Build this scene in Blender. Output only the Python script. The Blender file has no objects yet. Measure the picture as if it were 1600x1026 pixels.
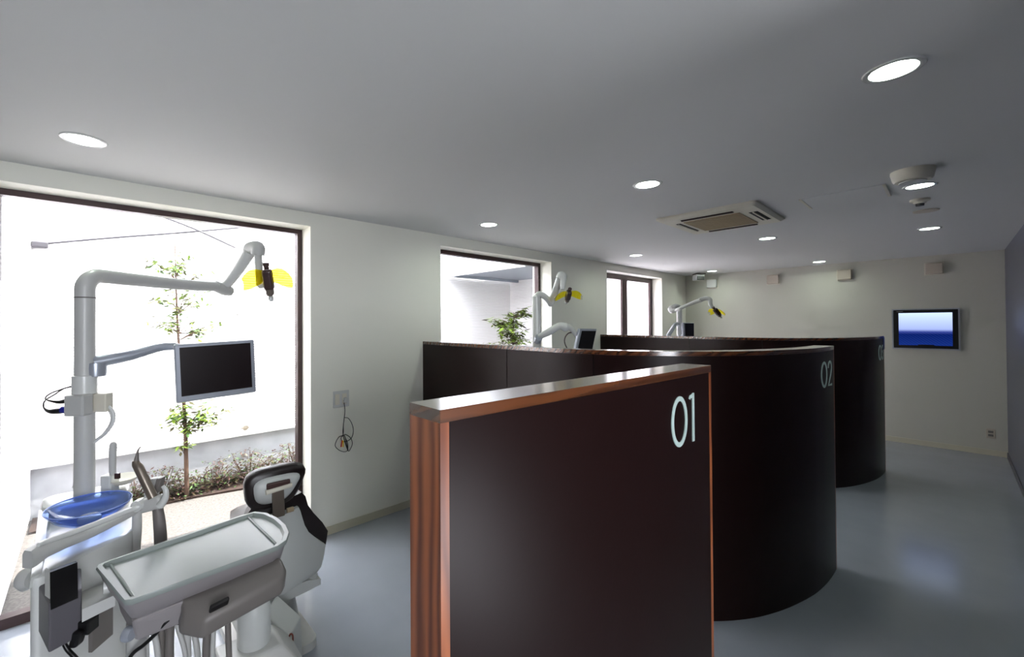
import bpy, bmesh, math, random
from mathutils import Vector, Matrix
random.seed(7)
sc = bpy.context.scene
COL = sc.collection

# ------------------------------------------------------------------ camera
F = 668.927; CX = 731.62; CY = 499.116
YAW, PITCH, ROLL, EYE = 0.845123, 0.0093556, -0.0054855, 1.57805
cyw, syw, cp, sp_ = math.cos(YAW), math.sin(YAW), math.cos(PITCH), math.sin(PITCH)
FW = Vector((cyw*cp, syw*cp, sp_)); R0 = Vector((syw, -cyw, 0)); U0 = R0.cross(FW)
RT = R0*math.cos(ROLL) + U0*math.sin(ROLL); UP = U0*math.cos(ROLL) - R0*math.sin(ROLL)
cam = bpy.data.objects.new('camera', bpy.data.cameras.new('camera')); COL.objects.link(cam)
m = Matrix((RT, UP, -FW)).transposed().to_4x4(); m.translation = Vector((0, 0, EYE)); cam.matrix_world = m
cam.data.sensor_fit = 'HORIZONTAL'; cam.data.sensor_width = 36
cam.data.lens = F*36/1600
cam.data.shift_x = (800-CX)/1600; cam.data.shift_y = (CY-513)/1600
cam.data.clip_start = 0.02
sc.camera = cam

# ------------------------------------------------------------------ light and exposure
sc.view_settings.view_transform = 'Standard'; sc.view_settings.look = 'None'
sc.view_settings.gamma = 1; sc.view_settings.use_curve_mapping = False
sc.view_settings.exposure = 0.0
sc.cycles.use_denoising = True
sc.cycles.max_bounces = 12; sc.cycles.diffuse_bounces = 7; sc.cycles.glossy_bounces = 5
sc.cycles.transparent_max_bounces = 24
sc.cycles.sample_clamp_indirect = 8
w = bpy.data.worlds.new('world'); sc.world = w; w.use_nodes = True
bg = w.node_tree.nodes['Background']; bg.inputs[0].default_value = (0.90, 0.935, 1.0, 1); bg.inputs[1].default_value = 17.5
SUN_DIR = Vector((-0.55, 0.13, -0.80)).normalized()
sun = bpy.data.objects.new('sun', bpy.data.lights.new('sun', 'SUN')); COL.objects.link(sun)
sun.data.energy = 18.0; sun.data.angle = 0.012; sun.data.color = (1, 0.96, 0.9)
sun.rotation_euler = SUN_DIR.to_track_quat('-Z', 'Y').to_euler(); sun.location = (3, 1, 8)
LAMP_E = 86.0   # downlight diffuser strength

H, W, D, R = 2.4, 3.119, 7.929, -0.4222      # room height, window wall, end wall, corridor wall
GY = 3.283                                     # plane of the window frames
BX = -2.6                                      # wall behind the photographer
def portal(x0, x1, z0, z1, y, sgn=-90):
    l = bpy.data.lights.new('window_daylight', 'AREA'); l.shape = 'RECTANGLE'; l.size = x1-x0; l.size_y = z1-z0
    l.cycles.is_portal = True
    o = bpy.data.objects.new('window_daylight', l); COL.objects.link(o)
    o.location = ((x0+x1)/2, y, (z0+z1)/2); o.rotation_euler = (math.radians(sgn), 0, 0)
portal(-1.2, .4, .9, 2.25, -2.78, 90)  # portal for the added opening behind the camera
for a in ((-0.42, 1.22), (2.43, 4.08), (5.306, 6.99)): portal(a[0], a[1], 0.02, 2.3, GY+0.06)

# ------------------------------------------------------------------ helpers
def at(u, v, d):
    return Vector((0, 0, EYE)) + (FW + RT*((u-CX)/F) - UP*((v-CY)/F))*d
def lin(c): return tuple(x/12.92 if x <= .04045 else ((x+.055)/1.055)**2.4 for x in c)
def mat(name, col, rough=.5, metal=0, spec=.5, emis=None, es=0, alpha=None, trans=0, coat=0, bump=None, srgb=True, noise=None):
    m = bpy.data.materials.new(name); m.use_nodes = True; nt = m.node_tree; b = nt.nodes['Principled BSDF']
    c = lin(col) if srgb else col
    b.inputs['Base Color'].default_value = (*c, 1); b.inputs['Roughness'].default_value = rough
    b.inputs['Metallic'].default_value = metal; b.inputs['Specular IOR Level'].default_value = spec
    b.inputs['Coat Weight'].default_value = coat; b.inputs['Coat Roughness'].default_value = .12
    b.inputs['Transmission Weight'].default_value = trans
    if emis: b.inputs['Emission Color'].default_value = (*emis, 1); b.inputs['Emission Strength'].default_value = es
    if noise or bump:
        tc = nt.nodes.new('ShaderNodeTexCoord'); n = nt.nodes.new('ShaderNodeTexNoise')
        n.inputs['Scale'].default_value = (noise or bump)[0]; n.inputs['Detail'].default_value = 4
        nt.links.new(tc.outputs['Object'], n.inputs['Vector'])
        if noise:
            r = nt.nodes.new('ShaderNodeValToRGB'); k = noise[1]
            r.color_ramp.elements[0].position = .3; r.color_ramp.elements[1].position = .7
            r.color_ramp.elements[0].color = (*[x*(1-k) for x in c], 1); r.color_ramp.elements[1].color = (*[min(1, x*(1+k)) for x in c], 1)
            nt.links.new(n.outputs['Fac'], r.inputs[0]); nt.links.new(r.outputs[0], b.inputs['Base Color'])
        if bump:
            n2 = nt.nodes.new('ShaderNodeTexNoise'); n2.inputs['Scale'].default_value = bump[0]; nt.links.new(tc.outputs['Object'], n2.inputs['Vector'])
            bp = nt.nodes.new('ShaderNodeBump'); bp.inputs['Strength'].default_value = bump[1]; bp.inputs['Distance'].default_value = .002
            nt.links.new(n2.outputs['Fac'], bp.inputs['Height']); nt.links.new(bp.outputs[0], b.inputs['Normal'])
    return m
def link(nt, a, b): nt.links.new(a, b)

def wood_mat(name, dark, light, axis='X', scale=1.0, rough=.3):
    m = mat(name, light, rough); nt = m.node_tree; b = nt.nodes['Principled BSDF']
    tc = nt.nodes.new('ShaderNodeTexCoord'); mp = nt.nodes.new('ShaderNodeMapping')
    s = {'X': (1.2, 9, 9), 'Y': (9, 1.2, 9), 'Z': (9, 9, 1.2)}[axis]
    mp.inputs['Scale'].default_value = [k*scale for k in s]
    n = nt.nodes.new('ShaderNodeTexNoise'); n.inputs['Scale'].default_value = 1.6; n.inputs['Detail'].default_value = 3; n.inputs['Distortion'].default_value = .6
    wv = nt.nodes.new('ShaderNodeTexWave'); wv.wave_type = 'RINGS'; wv.inputs['Scale'].default_value = 1.1; wv.inputs['Distortion'].default_value = 7
    wv.inputs['Detail'].default_value = 2.5; wv.inputs['Detail Scale'].default_value = 1.2
    mx = nt.nodes.new('ShaderNodeMix'); mx.data_type = 'FLOAT'; mx.inputs[0].default_value = .45
    r = nt.nodes.new('ShaderNodeValToRGB')
    r.color_ramp.elements[0].position = .25; r.color_ramp.elements[0].color = (*lin(dark), 1)
    r.color_ramp.elements[1].position = .75; r.color_ramp.elements[1].color = (*lin(light), 1)
    link(nt, tc.outputs['Object'], mp.inputs[0]); link(nt, mp.outputs[0], n.inputs[0]); link(nt, mp.outputs[0], wv.inputs[0])
    link(nt, n.outputs['Fac'], mx.inputs[2]); link(nt, wv.outputs['Fac'], mx.inputs[3]); link(nt, mx.outputs[0], r.inputs[0])
    link(nt, r.outputs[0], b.inputs['Base Color'])
    return m

def obj(name, bm, m, parent=None, smooth=None):
    me = bpy.data.meshes.new(name); bmesh.ops.recalc_face_normals(bm, faces=bm.faces); bm.to_mesh(me); bm.free()
    if m: me.materials.append(m)
    o = bpy.data.objects.new(name, me); COL.objects.link(o)
    if smooth is not None:
        for p in me.polygons: p.use_smooth = True
        if smooth < 180:
            me.set_sharp_from_angle(angle=math.radians(smooth))
    if parent: attach(o, parent)
    return o
def attach(o, parent):
    if parent.type == 'EMPTY' or True:
        o.parent = parent
        o.matrix_parent_inverse = parent_world(parent).inverted()
def parent_world(p):
    mw = Matrix.LocRotScale(p.location, p.rotation_euler, p.scale)
    if p.parent: mw = parent_world(p.parent) @ p.matrix_parent_inverse @ mw
    return mw
def tag(o, label, cat, group=None, kind=None):
    if label: o['label'] = label
    if cat: o['category'] = cat
    if group: o['group'] = group
    if kind: o['kind'] = kind
    return o
def thing(name, loc, label, cat, group=None):
    o = bpy.data.objects.new(name, None); COL.objects.link(o); o.location = loc; o.empty_display_size = .1
    return tag(o, label, cat, group)
def struct(o, label=None):
    o['kind'] = 'structure'
    if label: o['label'] = label
    return o

def box(x0, x1, y0, y1, z0, z1, bm=None, bev=0, seg=2):
    own = bm is None
    b2 = bmesh.new()
    bmesh.ops.create_cube(b2, size=1)
    for v in b2.verts: v.co = Vector(((x0+x1)/2+v.co.x*(x1-x0), (y0+y1)/2+v.co.y*(y1-y0), (z0+z1)/2+v.co.z*(z1-z0)))
    if bev: bmesh.ops.bevel(b2, geom=b2.edges[:], offset=bev, segments=seg, affect='EDGES', profile=.5)
    if own: return b2
    return merge(bm, b2)
def merge(bm, b2):
    me = bpy.data.meshes.new('t'); b2.to_mesh(me); b2.free(); bm.from_mesh(me); bpy.data.meshes.remove(me); return bm
def xf(bm, M):
    bmesh.ops.transform(bm, matrix=M, verts=bm.verts[:]); return bm
def obox(c, ax, ay, az, sx, sy, sz, bev=0, seg=2):
    """box centred at c with unit axes ax ay az and full sizes"""
    b = box(-sx/2, sx/2, -sy/2, sy/2, -sz/2, sz/2, bev=bev, seg=seg)
    M = Matrix((ax, ay, az)).transposed().to_4x4(); M.translation = c
    return xf(b, M)
def catmull(pts, n=6):
    pts = [Vector(p) for p in pts]
    if len(pts) < 3: return pts
    out = []
    P = [pts[0]*2-pts[1]] + pts + [pts[-1]*2-pts[-2]]
    for i in range(1, len(P)-2):
        for k in range(n):
            t = k/n; a, b, c, d = P[i-1:i+3]
            out.append(.5*((2*b)+(c-a)*t+(2*a-5*b+4*c-d)*t*t+(3*b-a-3*c+d)*t**3))
    out.append(pts[-1]); return out
def tube(pts, r, seg=12, bm=None, smooth=True, n=6, caps=True):
    own = bm is None
    if own: bm = bmesh.new()
    p = catmull(pts, n) if smooth else [Vector(q) for q in pts]
    N = len(p); rs = r if isinstance(r, (list, tuple)) else [r]*2
    def rad(i):
        t = i/(N-1)*(len(rs)-1); k = min(int(t), len(rs)-2); return rs[k]+(rs[k+1]-rs[k])*(t-k)
    T = (p[1]-p[0]).normalized(); nrm = T.orthogonal().normalized(); rings = []
    for i in range(N):
        T2 = ((p[min(i+1, N-1)]-p[max(i-1, 0)])).normalized()
        q = T.rotation_difference(T2); nrm = (q @ nrm).normalized(); T = T2
        bi = T.cross(nrm)
        rings.append([bm.verts.new(p[i]+(nrm*math.cos(a)+bi*math.sin(a))*rad(i)) for a in [2*math.pi*k/seg for k in range(seg)]])
    for i in range(N-1):
        for k in range(seg): bm.faces.new((rings[i][k], rings[i][(k+1) % seg], rings[i+1][(k+1) % seg], rings[i+1][k]))
    if caps: bm.faces.new(rings[0]); bm.faces.new(rings[-1])
    return bm
def lathe(c, prof, axis=Vector((0, 0, 1)), seg=32, bm=None):
    """prof: (radius, height) pairs, revolved about axis through c"""
    if bm is None: bm = bmesh.new()
    q = Vector((0, 0, 1)).rotation_difference(axis.normalized()); rings = []
    for (r, h) in prof:
        if r < 1e-5: rings.append([bm.verts.new(Vector(c)+q @ Vector((0, 0, h)))])
        else: rings.append([bm.verts.new(Vector(c)+q @ Vector((r*math.cos(a), r*math.sin(a), h))) for a in [2*math.pi*k/seg for k in range(seg)]])
    for a, b in zip(rings[:-1], rings[1:]):
        if len(a) == 1 and len(b) == 1: continue
        for k in range(seg):
            if len(a) == 1: bm.faces.new((a[0], b[k], b[(k+1) % seg]))
            elif len(b) == 1: bm.faces.new((a[k], a[(k+1) % seg], b[0]))
            else: bm.faces.new((a[k], a[(k+1) % seg], b[(k+1) % seg], b[k]))
    return bm
def prism(poly, z0, z1, bm=None, bev=0, seg=2):
    """vertical prism over a 2-D polygon"""
    b2 = bmesh.new()
    a = [b2.verts.new((x, y, z0)) for x, y in poly]; b = [b2.verts.new((x, y, z1)) for x, y in poly]
    b2.faces.new(a); b2.faces.new(b); n = len(poly)
    for i in range(n): b2.faces.new((a[i], a[(i+1) % n], b[(i+1) % n], b[i]))
    bmesh.ops.recalc_face_normals(b2, faces=b2.faces)
    if bev: bmesh.ops.bevel(b2, geom=[e for e in b2.edges], offset=bev, segments=seg, affect='EDGES', profile=.5)
    return b2 if bm is None else merge(bm, b2)
def loft(rings, caps=True, bm=None):
    if bm is None: bm = bmesh.new()
    V = [[bm.verts.new(p) for p in r] for r in rings]; n = len(V[0])
    for a, b in zip(V[:-1], V[1:]):
        for k in range(n): bm.faces.new((a[k], a[(k+1) % n], b[(k+1) % n], b[k]))
    if caps: bm.faces.new(V[0]); bm.faces.new(V[-1])
    return bm
def soften(bm, off, seg=3, ang=25):
    bmesh.ops.recalc_face_normals(bm, faces=bm.faces)
    bmesh.ops.bevel(bm, geom=[e for e in bm.edges if len(e.link_faces) == 2 and e.calc_face_angle(0) > math.radians(ang)], offset=off, segments=seg, affect='EDGES', profile=.5)
    return bm
def rrect(w, d, r, n=5):
    out = []
    for sx, sy, a0 in ((1, 1, 0), (-1, 1, 90), (-1, -1, 180), (1, -1, 270)):
        for k in range(n+1):
            a = math.radians(a0+90*k/n); out.append((sx*(w/2-r)+r*math.cos(a), sy*(d/2-r)+r*math.sin(a)))
    return out

# ------------------------------------------------------------------ materials
M = {}
M['wall'] = mat('white_painted_wall', (.935, .93, .885), .5, bump=(180, .12))
M['wallb'] = mat('dimmed_greige_wall', (.76, .755, .71), .5, bump=(180, .12))  # greige tone darkened to offset overbright lamps on the end wall
M['ceil'] = mat('white_ceiling_paint', (.835, .835, .83), .7)
M['corr'] = mat('corridor_wall_paint', (.29, .30, .36), .32, bump=(60, .15))
M['floor'] = mat('grey_vinyl_floor', (.575, .595, .63), .15, spec=1.0, noise=(3, .04), bump=(45, .06))
M['behind'] = mat('bounce_damping_dark', (.16, .15, .15), .7)  # unseen surfaces coloured dark to soak up bounced light
M['base'] = mat('beige_baseboard', (.78, .76, .68), .5)
M['frame'] = mat('dark_brown_aluminium', (.20, .12, .12), .35, metal=.3)
M['panel'] = mat('dark_brown_laminate', (.115, .056, .052), .36, spec=.17, bump=(70, .05))
M['wood'] = wood_mat('stained_wood', (.24, .125, .07), (.41, .235, .13), 'X', rough=.22)
M['wood'].node_tree.nodes['Principled BSDF'].inputs['Coat Weight'].default_value = 1.0; M['wood'].node_tree.nodes['Principled BSDF'].inputs['Coat Roughness'].default_value = .16
M['woodZ'] = wood_mat('stained_wood_upright', (.42, .21, .12), (.70, .40, .23), 'Z', rough=.35)
M['num'] = mat('pale_mint_paint', (.80, .88, .86), .5)
M['whitepl'] = mat('white_enamel', (.82, .825, .815), .25, coat=.3)
M['greypl'] = mat('warm_grey_plastic', (.44, .42, .405), .4)
M['paleblue'] = mat('pale_blue_highlight', (.62, .70, .92), .2)
M['warmgrey'] = mat('shaded_tray_enamel', (.56, .54, .545), .4)  # tray sides and underside: shade put into a darker grey
M['dgrey'] = mat('shade_dark_grey', (.36, .35, .37), .45)  # grey lowered to stand in for shade on side box and right baseboard
M['lightgrey'] = mat('light_grey_plastic', (.74, .74, .73), .35)
M['silver'] = mat('silver_plastic', (.66, .68, .72), .3, metal=.4)
M['black'] = mat('black_plastic', (.04, .035, .04), .35)
M['screen'] = mat('dark_screen', (.085, .045, .055), .25)
M['leather'] = mat('black_vinyl_upholstery', (.10, .06, .06), .38, bump=(120, .1))
M['shell'] = mat('grey_shell', (.76, .77, .76), .42)
M['tray'] = mat('pale_tray', (.56, .59, .575), .28, spec=.3)
M['bronze'] = mat('bronze_metal', (.47, .43, .39), .3, metal=.5)
M['brown'] = mat('brown_plastic', (.26, .18, .17), .35)
M['redpl'] = mat('red_plug', (.75, .08, .06), .4)
M['yelpl'] = mat('yellow_plug', (.95, .78, .05), .4)
M['bluepl'] = mat('blue_plug', (.08, .12, .55), .4)
M['tan'] = mat('tan_grille', (.62, .55, .44), .6)
M['acwhite'] = mat('ivory_plastic', (.84, .82, .76), .45)
M['cover'] = mat('beige_cover', (.74, .70, .64), .5)
M['siding'] = None
M['concrete'] = mat('grey_concrete', (.66, .67, .69), .85, noise=(3, .18), bump=(25, .3))
M['patio'] = mat('pale_gravel_concrete', (.345, .33, .315), .9, noise=(55, .35), bump=(90, .6))
M['soil'] = mat('brown_soil', (.17, .11, .08), .95, noise=(20, .3))
M['bark'] = mat('pale_bark', (.33, .25, .20), .8, noise=(30, .2))
M['leafy'] = mat('young_green_leaf', (.46, .56, .20), .5)
M['leafd'] = mat('deep_green_leaf', (.25, .36, .16), .5)
M['leafr'] = mat('reddish_brown_leaf', (.22, .12, .09), .5)
M['leafg'] = mat('olive_leaf', (.25, .24, .11), .5)
M['wire'] = mat('grey_wire', (.16, .15, .17), .5)
M['canopy'] = mat('grey_canopy', (.56, .585, .63), .6)
M['dark'] = mat('dark_void', (.03, .02, .02), .7)

def siding_mat():
    m = mat('white_ribbed_siding', (.93, .92, .93), .6); nt = m.node_tree; b = nt.nodes['Principled BSDF']
    tc = nt.nodes.new('ShaderNodeTexCoord'); wv = nt.nodes.new('ShaderNodeTexWave'); wv.bands_direction = 'Z'
    wv.inputs['Scale'].default_value = 12; wv.inputs['Distortion'].default_value = 0
    bp = nt.nodes.new('ShaderNodeBump'); bp.inputs['Strength'].default_value = .55; bp.inputs['Distance'].default_value = .006
    link(nt, tc.outputs['Object'], wv.inputs[0]); link(nt, wv.outputs['Fac'], bp.inputs['Height']); link(nt, bp.outputs[0], b.inputs['Normal'])
    return m
M['siding'] = siding_mat()

def glass_mat(name, tint=(1, 1, 1), refl=.05):
    m = bpy.data.materials.new(name); m.use_nodes = True; nt = m.node_tree; nt.nodes.remove(nt.nodes['Principled BSDF'])
    out = nt.nodes['Material Output']; t = nt.nodes.new('ShaderNodeBsdfTransparent'); t.inputs[0].default_value = (*tint, 1)
    g = nt.nodes.new('ShaderNodeBsdfGlossy'); g.inputs['Roughness'].default_value = .02
    fr = nt.nodes.new('ShaderNodeFresnel'); fr.inputs[0].default_value = 1.45
    mx = nt.nodes.new('ShaderNodeMixShader')
    ge = nt.nodes.new('ShaderNodeNewGeometry'); sb = nt.nodes.new('ShaderNodeMath'); sb.operation = 'SUBTRACT'; sb.inputs[0].default_value = 1
    mu = nt.nodes.new('ShaderNodeMath'); mu.operation = 'MULTIPLY'
    link(nt, ge.outputs['Backfacing'], sb.inputs[1]); link(nt, sb.outputs[0], mu.inputs[0]); link(nt, fr.outputs[0], mu.inputs[1])
    link(nt, mu.outputs[0], mx.inputs[0]); link(nt, t.outputs[0], mx.inputs[1]); link(nt, g.outputs[0], mx.inputs[2]); link(nt, mx.outputs[0], out.inputs[0])
    return m
M['glass'] = glass_mat('clear_glass')
M['blueglass'] = glass_mat('blue_glass', (.60, .71, .97))
M['amber'] = glass_mat('amber_glass', (1.0, .86, .04))
M['clear'] = glass_mat('clear_plastic', (.80, .78, .70))
def frost_mat():
    m = bpy.data.materials.new('frosted_glass'); m.use_nodes = True; nt = m.node_tree; nt.nodes.remove(nt.nodes['Principled BSDF'])
    out = nt.nodes['Material Output']; t = nt.nodes.new('ShaderNodeBsdfTransparent'); t.inputs[0].default_value = (.97, .96, .97, 1)
    d = nt.nodes.new('ShaderNodeBsdfTranslucent'); d.inputs[0].default_value = (.95, .93, .95, 1)
    mx = nt.nodes.new('ShaderNodeMixShader'); mx.inputs[0].default_value = .75
    link(nt, t.outputs[0], mx.inputs[1]); link(nt, d.outputs[0], mx.inputs[2]); link(nt, mx.outputs[0], out.inputs[0]); return m
M['frost'] = frost_mat()
M['lamp'] = mat('lit_diffuser', (1, 1, 1), .5, emis=(.86, 1.0, .86), es=LAMP_E)
M['lampoff'] = mat('lamp_reflector', (.9, .9, .9), .2)

# ------------------------------------------------------------------ room shell
struct(obj('floor', box(BX, D+.2, R-.2, GY+.01, -.1, 0), M['floor']))
def wall_with_openings(name, x0, x1, y0, y1, z0, z1, holes, m):
    """wall slab running along x with rectangular openings (hx0, hx1, hz0, hz1)"""
    bm = bmesh.new(); xs = x0
    for hx0, hx1, hz0, hz1 in holes:
        box(xs, hx0, y0, y1, z0, z1, bm)
        box(hx0, hx1, y0, y1, hz1, z1, bm)
        if hz0 > z0+.001: box(hx0, hx1, y0, y1, z0, hz0, bm)
        xs = hx1
    box(xs, x1, y0, y1, z0, z1, bm)
    bmesh.ops.remove_doubles(bm, verts=bm.verts[:], dist=1e-4)
    return struct(obj(name, bm, m))
LIGHT_OPENING = (-1.2, .4, .9, 2.25)  # unseen opening added behind the camera to brighten the near side
WIN = [(-.42, 1.22, 0, 2.3), (2.43, 4.08, 0, 2.3), (5.306, 6.99, 0, 2.3)]
wall_with_openings('wall_left', BX, D, W, 3.40, -.1, 2.75, [(a, b, -.1 if c == 0 else c, d) for a, b, c, d in WIN], M['wall'])
struct(obj('wall_back', box(D, D+.15, R-.2, 3.4, -.1, 2.75), M['wallb']))
struct(obj('wall_right', box(1.5, D, R-.15, R, -.1, 2.75), M['corr']))

# ceiling with round holes for the downlights
LIGHTS = [(-.017, 2.538, .066), (2.484, 2.538, .066), (4.986, 2.538, .066), (7.488, 2.538, .066),
          (2.484, 1.188, .066), (4.986, 1.188, .066), (7.488, 1.188, .066),
          (1.968, .1165, .062), (3.772, .1165, .062), (5.576, .1165, .062)]
def ceiling():
    bm = bmesh.new()
    def loop(pts):
        v = [bm.verts.new((x, y, H)) for x, y in pts]
        for i in range(len(v)): bm.edges.new((v[i], v[(i+1) % len(v)]))
    loop([(BX, R-.2 if False else -2.6), (D, -2.6), (D, W), (BX, W)])
    for x, y, r in LIGHTS: loop([(x+r*math.cos(2*math.pi*k/40), y+r*math.sin(2*math.pi*k/40)) for k in range(40)])
    bmesh.ops.triangle_fill(bm, use_beauty=True, edges=bm.edges[:])
    g = bmesh.ops.extrude_face_region(bm, geom=bm.faces[:])
    for e in g['geom']:
        if isinstance(e, bmesh.types.BMVert): e.co.z += .05
    return bm
struct(obj('ceiling', ceiling(), M['ceil']))
struct(obj('roof', box(BX-.15, D+.15, -2.75, 3.45, 2.62, 2.85), M['concrete']))
# the room goes on behind and beside the photographer
struct(obj('floor', box(BX, 1.5, -2.6, R-.2, -.1, 0), M['behind']))
struct(obj('wall_behind', box(BX-.15, BX, -2.75, 3.4, -.1, 2.75), M['behind']))
wall_with_openings('wall_front', BX, D+.15, -2.75, -2.6, -.1, 2.75, [LIGHT_OPENING], M['behind'])
struct(obj('ground', box(-6, 4, -9, -2.75, -.25, -.02), M['behind']))  # unseen dark ground outside the added opening
# baseboards
bb = bmesh.new()
for a, b in ((1.22, 2.23), (4.08, 5.306), (6.99, D)): box(a+.0, b, W-.008, W, 0, .06, bb)
struct(obj('baseboard_left', bb, M['base']))
struct(obj('baseboard_back', box(D-.008, D, R, W, 0, .065), M['base']))
struct(obj('baseboard_right', box(1.5, D, R, R+.008, 0, .06), M['dgrey']))  # grey instead of beige: the dim corridor is put into the colour

# windows
def window(n, x0, x1, z1, ft, glassm, mull=None, label=''):
    root = struct(bpy.data.objects.new('window_%d' % n, None), label); COL.objects.link(root); root.location = ((x0+x1)/2, GY, 0)
    d0, d1 = GY, GY+.06
    bm = bmesh.new()
    box(x0, x1, d0, d1, z1-ft, z1, bm); box(x0, x1, d0, d1, 0, .055, bm)
    box(x0, x0+ft, d0, d1, .055, z1-ft, bm); box(x1-ft, x1, d0, d1, .055, z1-ft, bm)
    if mull: box(mull[0], mull[1], d0-.0, d1, .055, z1-ft, bm)
    obj('frame', bm, M['frame'], root)
    panes = [(x0+ft, x1-ft)] if not mull else [(x0+ft, mull[0]), (mull[1], x1-ft)]
    for a, b in panes: obj('pane', box(a, b, GY+.027, GY+.033, .055, z1-ft), glassm, root)
window(1, -.42, 1.22, 2.3, .034, M['glass'], None, 'floor-height window looking onto the small garden beside the nearest treatment unit')
window(2, 2.43, 4.08, 2.3, .04, M['glass'], None, 'wide window above the second partition with a sapling outside')
window(3, 5.306, 6.99, 2.3, .075, M['frost'], (6.02, 6.17), 'two-pane dark framed window near the end wall')

# ------------------------------------------------------------------ downlights
def downlight(x, y, r, label, lit=True):
    t = thing('downlight', (x, y, H), label, 'ceiling light', 'round recessed downlights')
    obj('trim_ring', lathe((x, y, H), [(r, .002), (r-.002, -.0035), (r+.004, -.006), (r+.013, -.004), (r+.016, 0)], seg=40), M['whitepl'], t, 40)
    obj('can', lathe((x, y, H), [(r, .001), (r-.003, .03), (r*.92, .045), (r*.92, .047), (r+.004, .047), (r+.004, .001)], seg=40), M['lampoff'], t, 40)
    obj('diffuser', lathe((x, y, H), [(r*.93, .018), (r*.6, .012), (0, .010)], seg=40), M['lamp'], t, 60)
names = ['over the treatment unit by the large window', 'near the window wall, between the first and second window',
         'near the window wall between second and third window', 'in the far corner beside the small security camera',
         'on the ceiling in front of the air conditioner', 'on the ceiling just beyond the air conditioner', 'nearest the end wall in the middle of the ceiling',
         'the large one at top right of the view', 'right beside the thick white drum', 'beyond the small detector, near the right-hand wall']
for (x, y, r), nme in zip(LIGHTS, names): downlight(x, y, r, 'round recessed ceiling downlight ' + nme)

# ------------------------------------------------------------------ air conditioner
def aircon():
    x0, x1, y0, y1 = 3.355, 4.135, .86, 1.55
    t = thing('air_conditioner', ((x0+x1)/2, (y0+y1)/2, H), 'ivory square cassette air conditioner set in the ceiling with a tan intake grille', 'air conditioner')
    poly = [((x0+x1)/2+a, (y0+y1)/2+b) for a, b in rrect(x1-x0, y1-y0, .03)]
    inner = [((x0+x1)/2+a*.93, (y0+y1)/2+b*.93) for a, b in rrect(x1-x0, y1-y0, .03)]
    bm = loft([[Vector((a, b, H)) for a, b in poly], [Vector((a, b, H-.012)) for a, b in poly], [Vector((a, b, H-.028)) for a, b in inner]])
    obj('casing', bm, M['acwhite'], t)
    z = H-.028
    obj('intake_grille', box(3.53, 3.99, 1.01, 1.40, z-.004, z+.004), M['tan'], t)
    bm = bmesh.new()
    for k in range(12): box(3.535+k*.039, 3.545+k*.039, 1.012, 1.398, z-.007, z-.003, bm)
    obj('grille_bars', bm, M['tan'], t)
    def slot(a, b, c, d, n=1):
        o = obj('air_outlet', box(a, b, c, d, z-.0015, z+.002), M['dark'], t)
        if b-a > d-c: obj('louvre', box(a, b, (c+d)/2-.006, (c+d)/2+.004, z-.008, z-.002), M['acwhite'], o)
        else: obj('louvre', box((a+b)/2-.004, (a+b)/2+.008, c, d, z-.008, z-.002), M['brown'], o)
    slot(3.445, 3.485, 1.03, 1.39); slot(4.03, 4.065, 1.03, 1.39)
    slot(3.58, 3.93, .91, .965); slot(3.56, 3.95, 1.435, 1.47)
aircon()
def hatch():
    t = thing('access_hatch', (3.74, .46, H), 'flush white access hatch in the ceiling to the right of the air conditioner', 'ceiling hatch')
    obj('door_panel', box(3.56, 3.93, .265, .655, H-.004, H), M['ceil'], t)
    for y in (.25, .656): obj('latch_strip', box(3.57, 3.92, y, y+.015, H-.006, H), M['acwhite'], t)
hatch()
t = thing('emergency_light', (3.36, .13, H), 'thick round white drum fixed to the ceiling between two right-hand downlights', 'emergency light')
obj('drum', lathe((3.36, .13, H), [(.0, 0), (.088, 0), (.088, -.012), (.08, -.05), (.072, -.06), (.0, -.062)], seg=48), M['acwhite'], t, 40)
obj('lens', lathe((3.36, .13, H), [(.0, -.0625), (.055, -.0625), (.055, -.068), (0, -.07)], seg=40), M['lightgrey'], t, 40)
t = thing('smoke_detector', (4.2, .13, H), 'small round ceiling detector with a dark slotted underside', 'smoke detector')
obj('housing', lathe((4.2, .13, H), [(0, 0), (.05, 0), (.05, -.012), (.03, -.022), (.03, -.03), (0, -.03)], seg=32), M['acwhite'], t, 40)
obj('sensor', lathe((4.2, .13, H), [(0, -.03), (.022, -.03), (.02, -.045), (0, -.047)], seg=24), M['black'], t, 40)
tag(obj('blank_cover', lathe((4.66, .114, H), [(0, 0), (.07, 0), (.068, -.006), (0, -.012)], seg=40), M['cover'], None, 40), 'flat round blank plate on the ceiling between the detector and the far right downlight', 'cover plate')

# ------------------------------------------------------------------ end wall things
for k, (yc, lab) in enumerate(((2.68, 'pale square vent cover high on the end wall, nearest the security camera'),
                              (1.816, 'beige square vent cover high on the end wall, second from the window corner'),
                              (.98, 'beige square vent cover high on the end wall, third from the window corner'),
                              (.133, 'tan square vent cover high on the end wall above the wall screen'))):
    t = thing('vent_cover', (D, yc, 2.23), lab, 'vent cover', 'square vent covers along the end wall')
    m_ = M['whitepl'] if k == 0 else M['cover']
    obj('hood', box(D-.055, D, yc-.075, yc+.075, 2.165, 2.30, bev=.008), m_, t)
    obj('flange', box(D-.006, D, yc-.085, yc+.085, 2.155, 2.31), M['acwhite'], t)
t = thing('security_camera', (7.63, 2.80, H), 'small white security camera with a black face in the ceiling corner', 'security camera')
obj('bracket', lathe((7.63, 2.80, H), [(0, 0), (.04, 0), (.04, -.015), (.015, -.02), (.015, -.03), (0, -.03)], seg=20), M['lightgrey'], t)
bd = obj('body', obox(Vector((7.62, 2.79, H-.075)), FW.cross(Vector((0, 0, 1))).normalized(), Vector((FW.x, FW.y, 0)).normalized(), Vector((0, 0, 1)), .14, .14, .10, .012), M['whitepl'], t)
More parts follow.
